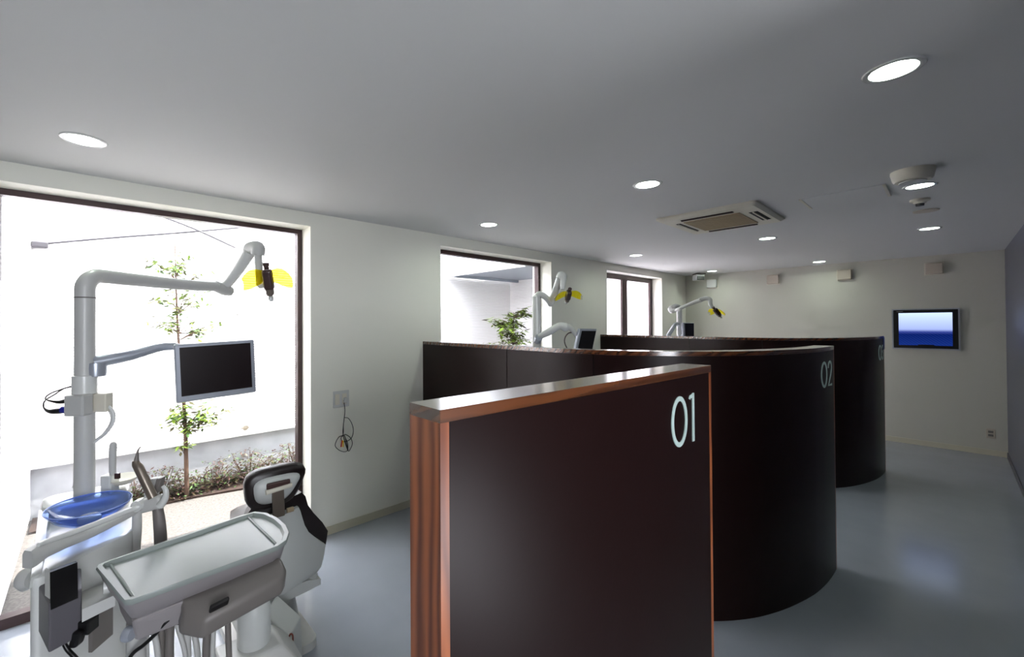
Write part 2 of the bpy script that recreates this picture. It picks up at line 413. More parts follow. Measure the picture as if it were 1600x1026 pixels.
obj('lens', obox(Vector((7.62, 2.79, H-.09))-Vector((FW.x, FW.y, 0)).normalized()*.072, FW.cross(Vector((0, 0, 1))).normalized(), Vector((FW.x, FW.y, 0)).normalized(), Vector((0, 0, 1)), .12, .012, .062, .004), M['black'], bd)
obj('sunshade', obox(Vector((7.62, 2.79, H-.02))-Vector((FW.x, FW.y, 0)).normalized()*.02, FW.cross(Vector((0, 0, 1))).normalized(), Vector((FW.x, FW.y, 0)).normalized(), Vector((0, 0, 1)), .15, .15, .012, .002), M['brown'], bd)

def tv():
    y0, y1, z0, z1 = -.06, .50, 1.233, 1.722
    t = thing('wall_screen', (D, .22, 1.48), 'black framed screen showing a blue picture on the end wall', 'screen')
    bm = bmesh.new()
    e = .014
    box(D-.03, D, y0-e, y1+e, z1, z1+e, bm); box(D-.03, D, y0-e, y1+e, z0-e, z0, bm); box(D-.03, D, y0-e, y0, z0, z1, bm); box(D-.03, D, y1, y1+e, z0, z1, bm)
    obj('surround', bm, M['silver'], t)
    obj('bezel', box(D-.024, D, y0, y1, z0, z1), M['black'], t)
    m = bpy.data.materials.new('blue_picture'); m.use_nodes = True; nt = m.node_tree; nt.nodes.remove(nt.nodes['Principled BSDF'])
    out = nt.nodes['Material Output']; em = nt.nodes.new('ShaderNodeEmission'); em.inputs[1].default_value = 1.5
    tc = nt.nodes.new('ShaderNodeTexCoord'); sp = nt.nodes.new('ShaderNodeSeparateXYZ'); r = nt.nodes.new('ShaderNodeValToRGB')
    cr = r.color_ramp
    for pos, c in ((0, (.10, .17, .42)), (.34, (.08, .13, .36)), (.42, (.20, .25, .52)), (.50, (.58, .64, .85)), (.85, (.70, .77, .92)), (1, (.76, .84, .98))):
        if pos in (0, 1): cr.elements[0 if pos == 0 else -1].color = (*lin(c), 1)
        else:
            k = cr.elements.new(pos); k.color = (*lin(c), 1)
    wv = nt.nodes.new('ShaderNodeTexWave'); wv.bands_direction = 'DIAGONAL'; wv.inputs['Scale'].default_value = 9
    mp = nt.nodes.new('ShaderNodeMapping'); mp.inputs['Scale'].default_value = (0, 1, -1)
    mu = nt.nodes.new('ShaderNodeMix'); mu.data_type = 'RGBA'; mu.blend_type = 'SUBTRACT'
    lt = nt.nodes.new('ShaderNodeMath'); lt.operation = 'LESS_THAN'; lt.inputs[1].default_value = .42
    ml = nt.nodes.new('ShaderNodeMath'); ml.operation = 'MULTIPLY'; ml2 = nt.nodes.new('ShaderNodeMath'); ml2.operation = 'MULTIPLY'; ml2.inputs[1].default_value = .008
    link(nt, tc.outputs['Generated'], sp.inputs[0]); link(nt, sp.outputs['Z'], r.inputs[0]); link(nt, sp.outputs['Z'], lt.inputs[0])
    link(nt, tc.outputs['Generated'], mp.inputs[0]); link(nt, mp.outputs[0], wv.inputs[0])
    link(nt, wv.outputs['Fac'], ml.inputs[0]); link(nt, lt.outputs[0], ml.inputs[1]); link(nt, ml.outputs[0], ml2.inputs[0])
    cb = nt.nodes.new('ShaderNodeCombineColor'); link(nt, ml2.outputs[0], cb.inputs[0]); link(nt, ml2.outputs[0], cb.inputs[1]); link(nt, ml2.outputs[0], cb.inputs[2])
    mu.inputs[0].default_value = 1; link(nt, r.outputs[0], mu.inputs[6]); link(nt, cb.outputs[0], mu.inputs[7])
    link(nt, mu.outputs[2], em.inputs[0]); link(nt, em.outputs[0], out.inputs[0])
    global TVE; TVE = em
    s = obj('display', box(D-.027, D-.022, -.013, .452, 1.27, 1.683), m, t)
    bm = bmesh.new()
    for k in range(7): box(D-.0255, D-.0235, .463-k*.0085, .463-k*.0085+.0055, 1.700, 1.707, bm)
    obj('maker_mark', bm, M['lightgrey'], t)
    obj('stand_bump', prism([(0, 0)]*0 or [(D-.028, .28), (D-.028, .14), (D-.022, .14), (D-.022, .28)], 1.262, 1.280), M['black'], t)
tv()
t = thing('wall_socket', (D, -.297, .255), 'small socket plate low on the end wall near the right corner', 'socket')
pl = obj('plate', box(D-.008, D, -.332, -.262, .2, .31, bev=.003), M['cover'], t)
for z in (.235, .275): obj('socket_insert', box(D-.011, D-.006, -.317, -.277, z-.013, z+.013), M['greypl'], t)

# ------------------------------------------------------------------ outlet and hanging cable
t = thing('wall_outlet', (1.453, W, 1.005), 'white twin outlet plate on the wall beside the large window', 'outlet')
obj('plate', box(1.389, 1.518, W-.008, W, .942, 1.068, bev=.003), M['whitepl'], t)
for xx in (1.42, 1.478): obj('socket_insert', box(xx-.018, xx+.018, W-.012, W-.006, .965, 1.045, bev=.002), M['acwhite'], t)
t = thing('coiled_cable', (1.48, W-.02, .96), 'thin black coiled cable with red and yellow plugs hanging from the wall outlet', 'cable')
obj('plug_head', box(1.468, 1.492, W-.035, W-.012, .975, 1.015, bev=.004), M['whitepl'], t)
def wy(u, v, o=.012):     # point just in front of the window wall
    k = (W-o)
    d = FW + RT*((u-CX)/F) - UP*((v-CY)/F); s = k/d.y
    return Vector((0, 0, EYE))+d*s
c1 = [(537, 625), (539, 640), (538, 652), (536.5, 665), (536, 678), (540, 692), (544, 704), (541, 690), (538, 680), (534, 682), (533, 686), (536, 690), (546, 687), (551, 680), (552, 670), (549, 660), (544, 653), (538, 652)]
c2 = [(536.5, 665), (536, 679), (530, 682), (525, 690), (524, 697), (530, 703), (538, 705.5), (543, 703), (543, 692), (538, 680), (541, 679), (548, 684), (550.5, 693), (547, 702), (544, 704), (540, 694), (536, 680)]
for k, (cc, o) in enumerate(((c1, .016), (c2, .012))):
    obj('cord', tube([wy(u, v, o+.002*math.sin(i)) for i, (u, v) in enumerate(cc)], .0027, 6, n=4), M['black'], t, 180)
obj('red_plug', tube([wy(534.5, 688, .018), wy(533, 698, .018)], [.0045, .005], 8, smooth=False), M['redpl'], t, 60)['label'] = 'red plug'
obj('yellow_plug', tube([wy(536, 688, .022), wy(536, 698, .022)], [.0045, .005], 8, smooth=False), M['yelpl'], t, 60)['label'] = 'yellow plug'

# ------------------------------------------------------------------ numerals
def stroke(pts, wd, closed=False):
    """flat ribbon outline quads in 2-D -> list of quads"""
    n = len(pts); L, Rr = [], []
    for i in range(n):
        a = pts[(i-1) % n] if closed or i else pts[0]; b = pts[(i+1) % n] if closed or i < n-1 else pts[-1]
        dx, dy = b[0]-a[0], b[1]-a[1]; l = math.hypot(dx, dy); nx, ny = -dy/l*wd/2, dx/l*wd/2
        L.append((pts[i][0]+nx, pts[i][1]+ny)); Rr.append((pts[i][0]-nx, pts[i][1]-ny))
    return [(L[i], L[(i+1) % n], Rr[(i+1) % n], Rr[i]) for i in range(n if closed else n-1)]
def digit(ch):      # unit height digits
    if ch == '0': return stroke([(.33+.30*math.cos(a), .5+.455*math.sin(a)) for a in [2*math.pi*k/36 for k in range(36)]], .095, True), .66
    if ch == '1': return stroke([(.17, 0), (.17, 1)], .09) + stroke([(.17, .955), (.02, .93), (.0, .89)], .07), .22
    if ch == '2':
        p = [(.06, .72)] + [(.30+.24*math.cos(a), .72+.235*math.sin(a)) for a in [math.radians(180-12*k) for k in range(1, 17)]] + [(.42, .45), (.06, .045), (.58, .045)]
        return stroke(p, .09), .62
    p = [(.06, .80)] + [(.29+.21*math.cos(a), .755+.20*math.sin(a)) for a in [math.radians(165-15*k) for k in range(0, 17)]]
    q = [(.29+.25*math.cos(a), .29+.245*math.sin(a)) for a in [math.radians(90-15*k) for k in range(0, 18)]]
    return stroke(p, .09)+stroke(q, .09), .6
def numerals(text, mp, h, t):
    """mp(s, z, off) maps panel coordinates to the world"""
    bm = bmesh.new(); s = 0
    for ch in text:
        qs, wd = digit(ch)
        for q in qs:
            f0 = [bm.verts.new(mp(s+x*h, y*h, .0)) for x, y in q]; f1 = [bm.verts.new(mp(s+x*h, y*h, .0025)) for x, y in q]
            bm.faces.new(f1); bm.faces.new(f0)
            for i in range(4): bm.faces.new((f0[i], f0[(i+1) % 4], f1[(i+1) % 4], f1[i]))
        s += (wd+.13)*h
    return bm

# ------------------------------------------------------------------ partitions
HP, CAP, TH = 1.4226, .024, .102
def resample(pts, step=.03):
    p = catmull([Vector((x, y, 0)) for x, y in pts], 10); out = [p[0]]; acc = 0
    for a, b in zip(p[:-1], p[1:]):
        l = (b-a).length
        if l < 1e-9: continue
        while acc+l >= step:
            t = (step-acc)/l; a = a.lerp(b, t); out.append(a.copy()); l = (b-a).length; acc = 0
        acc += l
    out.append(p[-1]); return out
def strip(path, i0, i1, off0, off1, z0, z1):
    """solid following the path between samples i0..i1, between two sideways offsets"""
    bm = bmesh.new(); rings = []
    for i in range(i0, i1+1):
        a = path[max(i-1, 0)]; b = path[min(i+1, len(path)-1)]; T = (b-a).normalized(); N = Vector((-T.y, T.x, 0))
        p = path[i]
        rings.append([(p+N*off0)+Vector((0, 0, z0)), (p+N*off1)+Vector((0, 0, z0)), (p+N*off1)+Vector((0, 0, z1)), (p+N*off0)+Vector((0, 0, z1))])
    return loft(rings, True, bm)
def split_seams(path, seams, gap=.007):
    """insert cut points; returns list of (sub path) pieces separated by gaps"""
    L = [0]
    for a, b in zip(path[:-1], path[1:]): L.append(L[-1]+(b-a).length)
    def pt(s):
        s = max(0, min(s, L[-1]))
        for i in range(len(L)-1):
            if L[i+1] >= s: return path[i].lerp(path[i+1], (s-L[i])/max(1e-9, L[i+1]-L[i]))
        return path[-1]
    cuts = [0]+[x for s in seams for x in (s-gap/2, s+gap/2)]+[L[-1]]; out = []
    for a, b in zip(cuts[::2], cuts[1::2]):
        n = max(1, int((b-a)/.03)); out.append([pt(a+(b-a)*k/n) for k in range(n+1)])
    return out, L[-1], pt
def partition(path, label, text, seams, zt, post_start, num_s, num_h):
    a0 = path[0]; t = thing('partition', ((path[0]+path[-1])/2), label, 'partition', 'brown booth partitions')
    ptop = HP-CAP; pw = .02
    s0 = pw if post_start else 0
    pieces, LL, pt = split_seams(path, [], 0)
    body = [pt(s0+(LL-pw-s0)*k/90) for k in range(91)]
    pcs, L2, pt2 = split_seams(body, seams)
    obj('core', strip(body, 0, len(body)-1, .006, TH-.006, .0, ptop-.0005), M['dark'], t)
    for pc in pcs:
        obj('facing_panel', strip(pc, 0, len(pc)-1, 0, .006, 0, ptop-.0005), M['panel'], t, 30)
    obj('facing_panel', strip(body, 0, len(body)-1, TH-.006, TH, 0, ptop-.0005), M['panel'], t, 30)
    full = [pt(LL*k/96) for k in range(97)]
    obj('cap_rail', strip(full, 0, 96, 0, TH, ptop, HP), M['wood'], t, 30)['label'] = 'stained wooden cap rail'
    e = [pt(LL-pw), pt(LL)]; obj('end_post', strip(e, 0, 1, 0, TH, 0, ptop), M['woodZ'], t)
    if post_start: e = [pt(0), pt(pw)]; obj('end_post', strip(e, 0, 1, 0, TH, 0, ptop), M['woodZ'], t)
    def mp(s, z, off):
        q = pt(num_s+s); q2 = pt(num_s+s+.01); T = (q2-q).normalized(); N = Vector((-T.y, T.x, 0))
        return q - N*(off+.0004) + Vector((0, 0, zt+z))
    obj('numerals', numerals(text, mp, num_h, t), M['num'], t)['label'] = 'pale numerals ' + text
    return t, pt, LL
p1 = [Vector((.474, .612, 0)), Vector((1.683, .577, 0))]
partition([p1[0].lerp(p1[1], k/40) for k in range(41)], 'straight brown partition with wooden cap and the numerals 01', '01', [], 1.178, True, .897, .162)
P2 = [(2.225, W), (2.215, 2.85), (2.195, 2.5), (2.175, 2.05), (2.150, 1.64), (2.160, 1.40), (2.215, 1.18), (2.325, 1.0), (2.487, .836), (2.62, .738), (2.745, .671), (2.911, .606), (3.128, .545), (3.306, .516), (3.45, .504), (3.58, .500)]
path2 = resample(P2)
_, _, L2 = partition(path2, 'long brown partition curving out from the window wall, marked 02', '02', [1.06, 1.75], 1.178, False, 0, .162) if False else (0, 0, 0)
def plen(p): return sum((b-a).length for a, b in zip(p[:-1], p[1:]))
partition(path2, 'long brown partition curving out from the window wall, marked 02', '02', [1.07, 1.76], 1.178, False, plen(path2)-.30, .158)
P3 = [(x+2.735+.17*max(0, (y-.8)/2.3), y-.027 if y < 3.1 else y) for x, y in P2]
path3 = resample(P3)
t3, pt3, L3 = partition(path3, 'brown curved partition farthest away, beside the wall screen, with a blue patch at its end', '03', [1.2, 1.9], 1.178, False, plen(path3)-.30, .158)
q = pt3(L3-.06)
obj('blue_patch', obox(Vector((q.x, q.y-.004, HP-.075)), Vector((1, 0, 0)), Vector((0, 1, 0)), Vector((0, 0, 1)), .11, .006, .13, .002), mat('dark_blue_tone', (.07, .12, .35), .3), t3)['label'] = 'dark blue patch'  # small flat dark blue rectangle near the partition's end

# ------------------------------------------------------------------ treatment units
X, Y, Z = Vector((1, 0, 0)), Vector((0, 1, 0)), Vector((0, 0, 1))
def lamp_head(c, face, side, t, s=1.0, tilt=0):
    """operating lamp: dark central body with two curved amber wings; face = direction it shines"""
    f_ = face.normalized(); sd = (side - f_*side.dot(f_)).normalized(); up = sd.cross(f_) 
    if up.z < 0: up = -up
    root = obj('lamp_head', obox(c, sd, f_, up, .045*s, .05*s, .10*s, .012*s, 3), M['brown'], t)
    root['label'] = 'dark brown operating lamp head'
    obj('lower_housing', obox(c-up*.055*s, sd, f_, up, .035*s, .045*s, .05*s, .012*s, 3), M['bronze'], root)
    obj('top_knob', lathe(c+up*.052*s, [(0, 0), (.012*s, 0), (.012*s, .016*s), (.016*s, .018*s), (.016*s, .03*s), (0, .032*s)], up, 16), M['brown'], root)
    obj('hand_grip', lathe(c-up*.078*s, [(0, 0), (.011*s, -.004*s), (.013*s, -.018*s), (.008*s, -.03*s), (0, -.032*s)], up, 16), M['whitepl'], root, 60)
    for sg in (-1, 1):
        for (a0, a1, m_, nm) in ((0, .88, M['amber'], 'amber_wing'), (.88, 1, M['clear'], 'wing_rim')):
            bm = bmesh.new(); rows = []
            N = 8; K = 8
            for i in range(N+1):
                q_ = a0+(a1-a0)*i/N
                lat = (.02+.105*q_)*s*sg; drop = (.006-.040*q_*q_)*s; dep = (.03*q_*q_)*s
                hh = (.030+.016*math.sin(q_*2.6))*s*math.sqrt(max(.0, 1-(q_**4)*.93))
                rows.append([c+sd*lat+up*(.012*s+drop+hh*(2*k/K-1))+f_*(dep+.02*s*(1-(2*k/K-1)**2)*-1) for k in range(K+1)])
            V = [[bm.verts.new(p) for p in r] for r in rows]
            for i in range(N):
                for k in range(K): bm.faces.new((V[i][k], V[i+1][k], V[i+1][k+1], V[i][k+1]))
            g = bmesh.ops.solidify(bm, geom=bm.faces[:], thickness=.002)
            obj(nm, bm, m_, root, 60)

def monitor(c, right, normal, w_, h_, t, back_pt):
    """flat screen, normal = towards the viewer of the screen"""
    n_ = normal.normalized(); r_ = (right-n_*right.dot(n_)).normalized(); u_ = r_.cross(-n_)
    if u_.z < 0: u_ = -u_
    root = obj('monitor', obox(c, r_, n_, u_, w_, .03, h_, .006, 2), M['silver'], t); root['label'] = 'silver framed flat monitor'
    obj('screen', obox(c+n_*.0155+u_*h_*.025, r_, n_, u_, w_*.885, .003, h_*.84), M['screen'], root)['label'] = 'blank dark screen'
    obj('rear_housing', obox(c-n_*.03, r_, n_, u_, w_*.5, .035, h_*.5, .01, 2), M['silver'], root)
    obj('hinge', tube([c-n_*.04, back_pt], .018, 10, smooth=False), M['lightgrey'], root)

def unit_root(px_, py_, label):
    return thing('dental_unit', (px_, py_, 0), label, 'dental unit', 'dental treatment units by the windows')

def cuspidor(cx_, cy_, rot, t, detail=True):
    """floor-standing cabinet with blue bowl"""
    Rm = Matrix.Rotation(rot, 4, 'Z'); T = Matrix.Translation((cx_, cy_, 0)) @ Rm
    def ring(w_, d_, r_, z, dx=0, dy=0): return [T @ Vector((a+dx, b+dy, z)) for a, b in rrect(w_, d_, r_)]
    def poly(k, z): return [T @ Vector((a, b, z)) for a, b in k]
    def rnd(k, r, n=5):
        out = []
        for i in range(len(k)):
            p, q, w_ = Vector(k[i-1]), Vector(k[i]), Vector(k[(i+1) % len(k)])
            a = q+(p-q).normalized()*r; b = q+(w_-q).normalized()*r
            for m_ in range(n+1):
                t_ = m_/n; out.append(tuple(a*(1-t_)**2+q*2*t_*(1-t_)+b*t_*t_))
        return out
    foot = rnd([(-.143, -.33), (.113, -.13), (.135, .30), (-.16, .32)], .05)
    sm = [(x*.96, y*.96-.0) for x, y in foot]
    body = obj('cabinet', loft([poly(sm, 0), poly(foot, .02), poly(foot, .80), poly([(x*.985, y*.985) for x, y in foot], .822), poly([(x*.9, y*.9) for x, y in foot], .828)]), M['whitepl'], t, 40)
    rear = rnd([(-.150, .155), (.115, .155), (.13, .315), (-.158, .325)], .045)
    obj('rear_console', loft([poly(rear, .80), poly(rear, .862), poly([(x*.96, .24+(y-.24)*.93) for x, y in rear], .882), poly([(x*.86, .24+(y-.24)*.75) for x, y in rear], .89)]), M['whitepl'], t, 40)
    obj('side_wing', loft([poly([(-.162, .17), (-.118, .17), (-.118, .24), (-.162, .24)], .80)[0:4], poly([(-.160, .17), (-.125, .17), (-.125, .24), (-.160, .24)], .878)]) if False else
        loft([[T @ Vector(p) for p in r_] for r_ in ([(-.160, .2, .80), (-.120, .2, .80), (-.126, .2, .872), (-.156, .2, .872)], [(-.155, 0, .80), (-.118, 0, .80), (-.124, 0, .862), (-.150, 0, .862)], [(-.150, -.2, .80), (-.115, -.2, .80), (-.120, -.2, .845), (-.144, -.2, .845)], [(-.145, -.31, .80), (-.115, -.29, .80), (-.12, -.29, .83), (-.141, -.31, .83)])]), M['whitepl'], t, 60)
    return T, ring

def bowl(c, r, t):
    root = obj('spittoon_bowl', lathe(c, [(.0, -.062), (r*.35, -.062), (r*.55, -.056), (r*.8, -.035), (r*.96, -.008), (r, .0), (r*.985, .004), (r*.94, -.004), (r*.78, -.03), (r*.52, -.050), (r*.3, -.056), (0, -.056)], seg=48), M['blueglass'], t, 60)
    root['label'] = 'blue glass bowl'
    obj('drain_cap', lathe((c[0]+.0, c[1]-.01, c[2]-.055), [(0, 0), (.034, 0), (.036, .008), (.03, .018), (0, .02)], seg=28), M['whitepl'], root, 60)
    obj('bowl_rim', lathe(c, [(r*.985, .003), (r*1.003, .004), (r*1.006, .0015), (r*1.0, .0), (r*.985, .003)], seg=56), M['paleblue'], root, 60)  # rim ring, its pale colour stands in for the edge highlight
    return root

# ---- nearest unit
t = U1 = unit_root(-.01, 2.345, 'white dental unit with blue glass bowl, lamp arm and monitor by the large window')
cuspidor(.015, 2.13, 0, t)
PX, PY = -.0105, 2.345
# lamp post with bent top and first arm
arm_end = at(352, 449, 2.5)
d_h = Vector((arm_end.x-PX, arm_end.y-PY, 0)).normalized()
zt_ = 1.787
obj('lamp_post', tube([(PX, PY, .82), (PX, PY, 1.73)], .034, 28, smooth=False), M['lightgrey'], t, 40)
obj('post_collar', lathe((PX, PY, 1.69), [(.0345, 0), (.0352, .001), (.0352, .004), (.0345, .005)], seg=28), M['greypl'], t, 40)
bp = [Vector((PX, PY, 1.70)), Vector((PX, PY, 1.725))]
for k in range(1, 8):
    a = math.radians(90*k/8); bp.append(Vector((PX, PY, 1.725)) + d_h*(.062*(1-math.cos(a))) + Z*(.062*math.sin(a)))
bp += [Vector((PX, PY, zt_))+d_h*.10, Vector((PX, PY, zt_))+d_h*.45, arm_end-d_h*.06+Z*0]
obj('lamp_arm', tube(bp, [.034, .034, .033, .031, .029, .027], 24, n=3), M['lightgrey'], t, 60)
J = arm_end + Vector((0, 0, -.012))
obj('arm_joint', tube([arm_end-d_h*.075+Z*.003, J-d_h*.01, J+d_h*.035-Z*.006], [.03, .034, .030], 20, n=4), M['lightgrey'], t, 60)
K_ = at(391, 391, 2.34)
obj('spring_arm', tube([J+Z*.02, J.lerp(K_, .5), K_], [.027, .030, .034], 20, n=3), M['whitepl'], t, 60)
E1 = at(403, 388, 2.30); E2 = at(406, 446, 2.28)
obj('elbow', tube([K_-Z*.02, K_+Z*.008, E1+Z*.004, E1-Z*.035], [.033, .035, .034, .033], 20, n=6), M['lightgrey'], t, 60)
obj('lamp_hanger', tube([E1-Z*.02, E2], .0195, 18, smooth=False), M['lightgrey'], t, 60)
LC = at(419, 437, 2.25)
obj('lamp_yoke', tube([E2, (E2+LC)/2-Z*.01, LC], .016, 12), M['lightgrey'], t, 60)
lamp_head(LC, Vector((-.35, -.65, -.25)), RT, t, 1.08)
# monitor on its own arm
mL, mR = at(273, 584, 1.92), at(397.5, 571, 2.15)
mc = (mL+mR)/2
mw = (mR-mL).length
mr = (mR-mL).normalized()
mn = Z.cross(mr).normalized(); mn = -mn if mn.y > 0 else mn
bk = at(284, 545, 1.99)
monitor(mc, mr, mn, mw, .262, t, mc - mn*.07)
obj('monitor_arm', tube([at(146, 566, 1.76), at(200, 556, 1.84), at(272, 541, 1.97), mc-mn*.06+Z*.02], [.026, .022, .017, .016], 14, n=5), M['silver'], t, 60)
obj('arm_knuckle', lathe(at(150, 574, 1.765), [(0, -.04), (.034, -.035), (.036, 0), (.034, .02), (0, .026)], Z, 20), M['silver'], t, 50)
obj('swivel_clamp', lathe((PX, PY, 1.30), [(.0345, 0), (.041, .002), (.041, .075), (.0345, .078)], seg=24), M['whitepl'], t, 40)
# junction box and leads on the post
jc = at(132, 631, 1.72)
r2 = Vector((RT.x, RT.y, 0)).normalized(); f2 = Vector((FW.x, FW.y, 0)).normalized()
jb = obj('junction_box', obox(jc+r2*-.002+f2*.04, r2, f2, Z, .138, .04, .075, .004), M['acwhite'], t)
obj('box_bracket', obox(jc+r2*-.005-f2*.02, r2, f2, Z, .075, .05, .082, .006), M['lightgrey'], jb)
obj('black_lead', tube([at(104, 626, 1.74), at(92, 628, 1.74), at(78, 626, 1.74), at(71, 622, 1.75), at(78, 615, 1.76), at(96, 608, 1.78), at(118, 601, 1.80)], [.010, .006, .0028, .0026, .0026, .0026], 8), M['black'], t, 60)
obj('black_lead', tube([at(104, 640, 1.74), at(90, 642, 1.74), at(76, 642, 1.74), at(68, 635, 1.75), at(71, 625, 1.76), at(84, 617, 1.77), at(100, 607, 1.78), at(118, 603, 1.8)], [.013, .011, .0028, .0026, .0026, .0026], 8), M['black'], t, 60)
obj('blue_plug', tube([at(97, 640, 1.739), at(104, 640, 1.739)], .0135, 10, smooth=False), M['bluepl'], t)['label'] = 'blue plug'
obj('white_lead', tube([at(158, 633, 1.76), at(168, 634, 1.76), at(177, 645, 1.76), at(176, 660, 1.76), at(165, 676, 1.755), at(150, 688, 1.75), at(143, 694, 1.75)], .0065, 10), M['whitepl'], t, 60)
obj('white_lead', tube([at(158, 637, 1.77), at(167, 638, 1.77), at(174, 648, 1.77), at(173, 661, 1.77), at(162, 677, 1.76), at(146, 691, 1.755)], .0045, 8), M['lightgrey'], t, 60)
# bowl
bowl(at(140, 788, 1.60), .126, t)
# cup filler and cup stand behind the bowl
cf = at(172, 752, 1.80)
obj('filler_block', obox(at(172, 759, 1.78), r2, f2, Z, .042, .05, .10, .006), M['whitepl'], t)
obj('filler_window', obox(at(183.5, 743, 1.74), r2, f2, Z, .017, .01, .022), M['brown'], t)
obj('water_spout', tube([at(176, 745, 1.78), at(176, 712, 1.78), at(177, 695, 1.78), at(177, 690, 1.78)], [.0115, .013, .014, .012, .004], 12, n=3), M['lightgrey'], t, 60)
obj('cup_dish', lathe(at(190, 750, 1.82), [(0, -.012), (.04, -.01), (.062, .01), (.064, .014), (.058, .012), (.036, -.004), (0, -.006)], seg=32), M['acwhite'], t, 60)
obj('rear_fin', loft([[at(112, 762, 1.72), at(119, 762, 1.72), at(119, 762, 1.78), at(112, 762, 1.78)], [at(118, 747, 1.72), at(119.5, 747, 1.72), at(119.5, 747, 1.76), at(118, 747, 1.76)]]), M['lightgrey'], t)
# front deck and assistant's rail
de = []
for (u, v, d, hh, ww) in ((43, 874, 1.27, .026, .02), (52, 868, 1.29, .027, .022), (66, 858, 1.32, .022, .03), (95, 846, 1.375, .019, .03), (140, 829, 1.46, .017, .03), (180, 810, 1.535, .015, .028), (212, 795, 1.60, .013, .02)):
    c_ = at(u, v, d); n_ = Vector((-.6, .8, 0)) if False else Vector((-.61, .79, 0))
    de.append([c_+n_*ww*a+Z*hh*b for a, b in ((-.7, -1), (-1, -.4), (-1, .5), (-.6, 1), (.6, 1), (1, .5), (1, -1))])
obj('deck_edge', loft(de), M['lightgrey'], t, 50)
obj('assistant_rail', tube([at(60, 851, 1.29), at(80, 843, 1.33), at(120, 829, 1.40), at(165, 812, 1.48), at(205, 796, 1.555), at(222, 788, 1.58)], [.006, .009, .009, .009, .009, .011], 12, n=6), M['whitepl'], t, 60)
obj('side_knob', lathe(at(44, 903, 1.42), [(0, -.02), (.03, -.018), (.038, 0), (.03, .018), (0, .02)], r2, 20), M['lightgrey'], t, 60)
# instrument holder with suction handles
hc = at(240, 784, 1.60)
obj('instrument_holder', obox(at(238, 786, 1.60), (r2+Z*.25).normalized(), f2, (Z-r2*.25).normalized(), .085, .04, .05, .012, 3), M['lightgrey'], t, 40)
obj('holder_horn', tube([at(250, 790, 1.58), at(258, 778, 1.58), at(259, 766, 1.58), at(254, 759, 1.58)], [.014, .012, .009, .006], 10), M['whitepl'], t, 60)
obj('holder_pivot', lathe(at(218, 788, 1.585), [(0, -.02), (.02, -.018), (.022, 0), (.02, .018), (0, .02)], f2, 16), M['whitepl'], t, 50)
obj('handpiece_rest', obox(at(240, 762, 1.63), (r2+Z*.1).normalized(), f2, (Z+r2*.25).normalized(), .045, .03, .085, .008, 2), M['lightgrey'], t, 40)
obj('handpiece_cap', obox(at(249, 757, 1.62), (r2+Z*.1).normalized(), f2, (Z+r2*.25).normalized(), .02, .03, .06, .006, 2), M['greypl'], t, 40)
sh = obj('suction_handle', tube([at(239, 777, 1.56), at(228, 754, 1.56), at(217, 731, 1.56), at(213, 725, 1.56), at(212, 719, 1.56)], [.016, .0165, .016, .014, .01], 12, n=3), M['bronze'], t, 60)
sh['label'] = 'bronze suction handle'
obj('suction_tip', tube([at(212.5, 724, 1.56), at(213.5, 716, 1.56), at(215, 706, 1.56), at(217, 701, 1.56), at(220, 698.5, 1.56)], [.011, .007, .0035, .0025, .002], 10, n=3), M['greypl'], sh, 60)
obj('hose_sleeve', tube([at(214, 792, 1.6), at(214, 820, 1.6), at(212, 860, 1.6), at(210, 900, 1.6)], [.014, .016, .015, .014], 12), M['lightgrey'], t, 60)
obj('hose_sleeve', tube([at(246, 790, 1.6), at(249, 815, 1.6), at(251, 845, 1.6), at(250, 880, 1.6)], [.017, .02, .021, .02], 12), M['greypl'], t, 60)

# instrument tray table, standing on its own column
t = U1T = thing('instrument_table', (.456, 1.735, 0), 'pale instrument tray on a grey housing with hanging hoses before the dental chair', 'instrument table')
TZ = .85
def traypoly(sh_=0.0, z=TZ):
    base = [(.022, 1.735), (.018, 1.72), (.071, 1.462), (.085, 1.452), (.20, 1.459), (.35, 1.468), (.47, 1.478), (.505, 1.50), (.530, 1.55), (.541, 1.62), (.537, 1.70), (.520, 1.77), (.49, 1.812), (.44, 1.812), (.30, 1.79), (.15, 1.762), (.04, 1.742)]
    cx_ = sum(p[0] for p in base)/len(base); cy_ = sum(p[1] for p in base)/len(base)
    out = []
    for x_, y_ in base:
        v = Vector((x_-cx_, y_-cy_)); l = v.length
        sc_ = (l-sh_)/l
        out.append(Vector((cx_+v.x*sc_, cy_+v.y*sc_, z)))
    return out
obj('tray_body', loft([traypoly(.055, TZ-.075), traypoly(.022, TZ-.062), traypoly(.008, TZ-.018), traypoly(.03, TZ-.0155)]), M['warmgrey'], t, 50)
rings = [traypoly(.004, TZ-.016), traypoly(0, TZ-.006), traypoly(.003, TZ), traypoly(.016, TZ), traypoly(.022, TZ-.012)]
tr = obj('instrument_tray', loft(rings), M['tray'], t, 50); tr['label'] = 'pale glossy instrument tray'
obj('tray_ridge', tube([(.475, 1.49, TZ-.010), (.46, 1.80, TZ-.010)], .0045, 8, smooth=False), M['tray'], tr)
obj('tray_ridge', tube([(.095, 1.475, TZ-.010), (.052, 1.735, TZ-.010)], .0045, 8, smooth=False), M['tray'], tr)
obj('tray_underbody', soften(loft([[Vector((.06, 1.70, .78)), Vector((.09, 1.475, .78)), Vector((.30, 1.485, .78)), Vector((.30, 1.75, .78))],
                            [Vector((.075, 1.68, .705)), Vector((.10, 1.50, .705)), Vector((.26, 1.50, .705)), Vector((.26, 1.70, .705))]]), 0.01), M['warmgrey'], t)
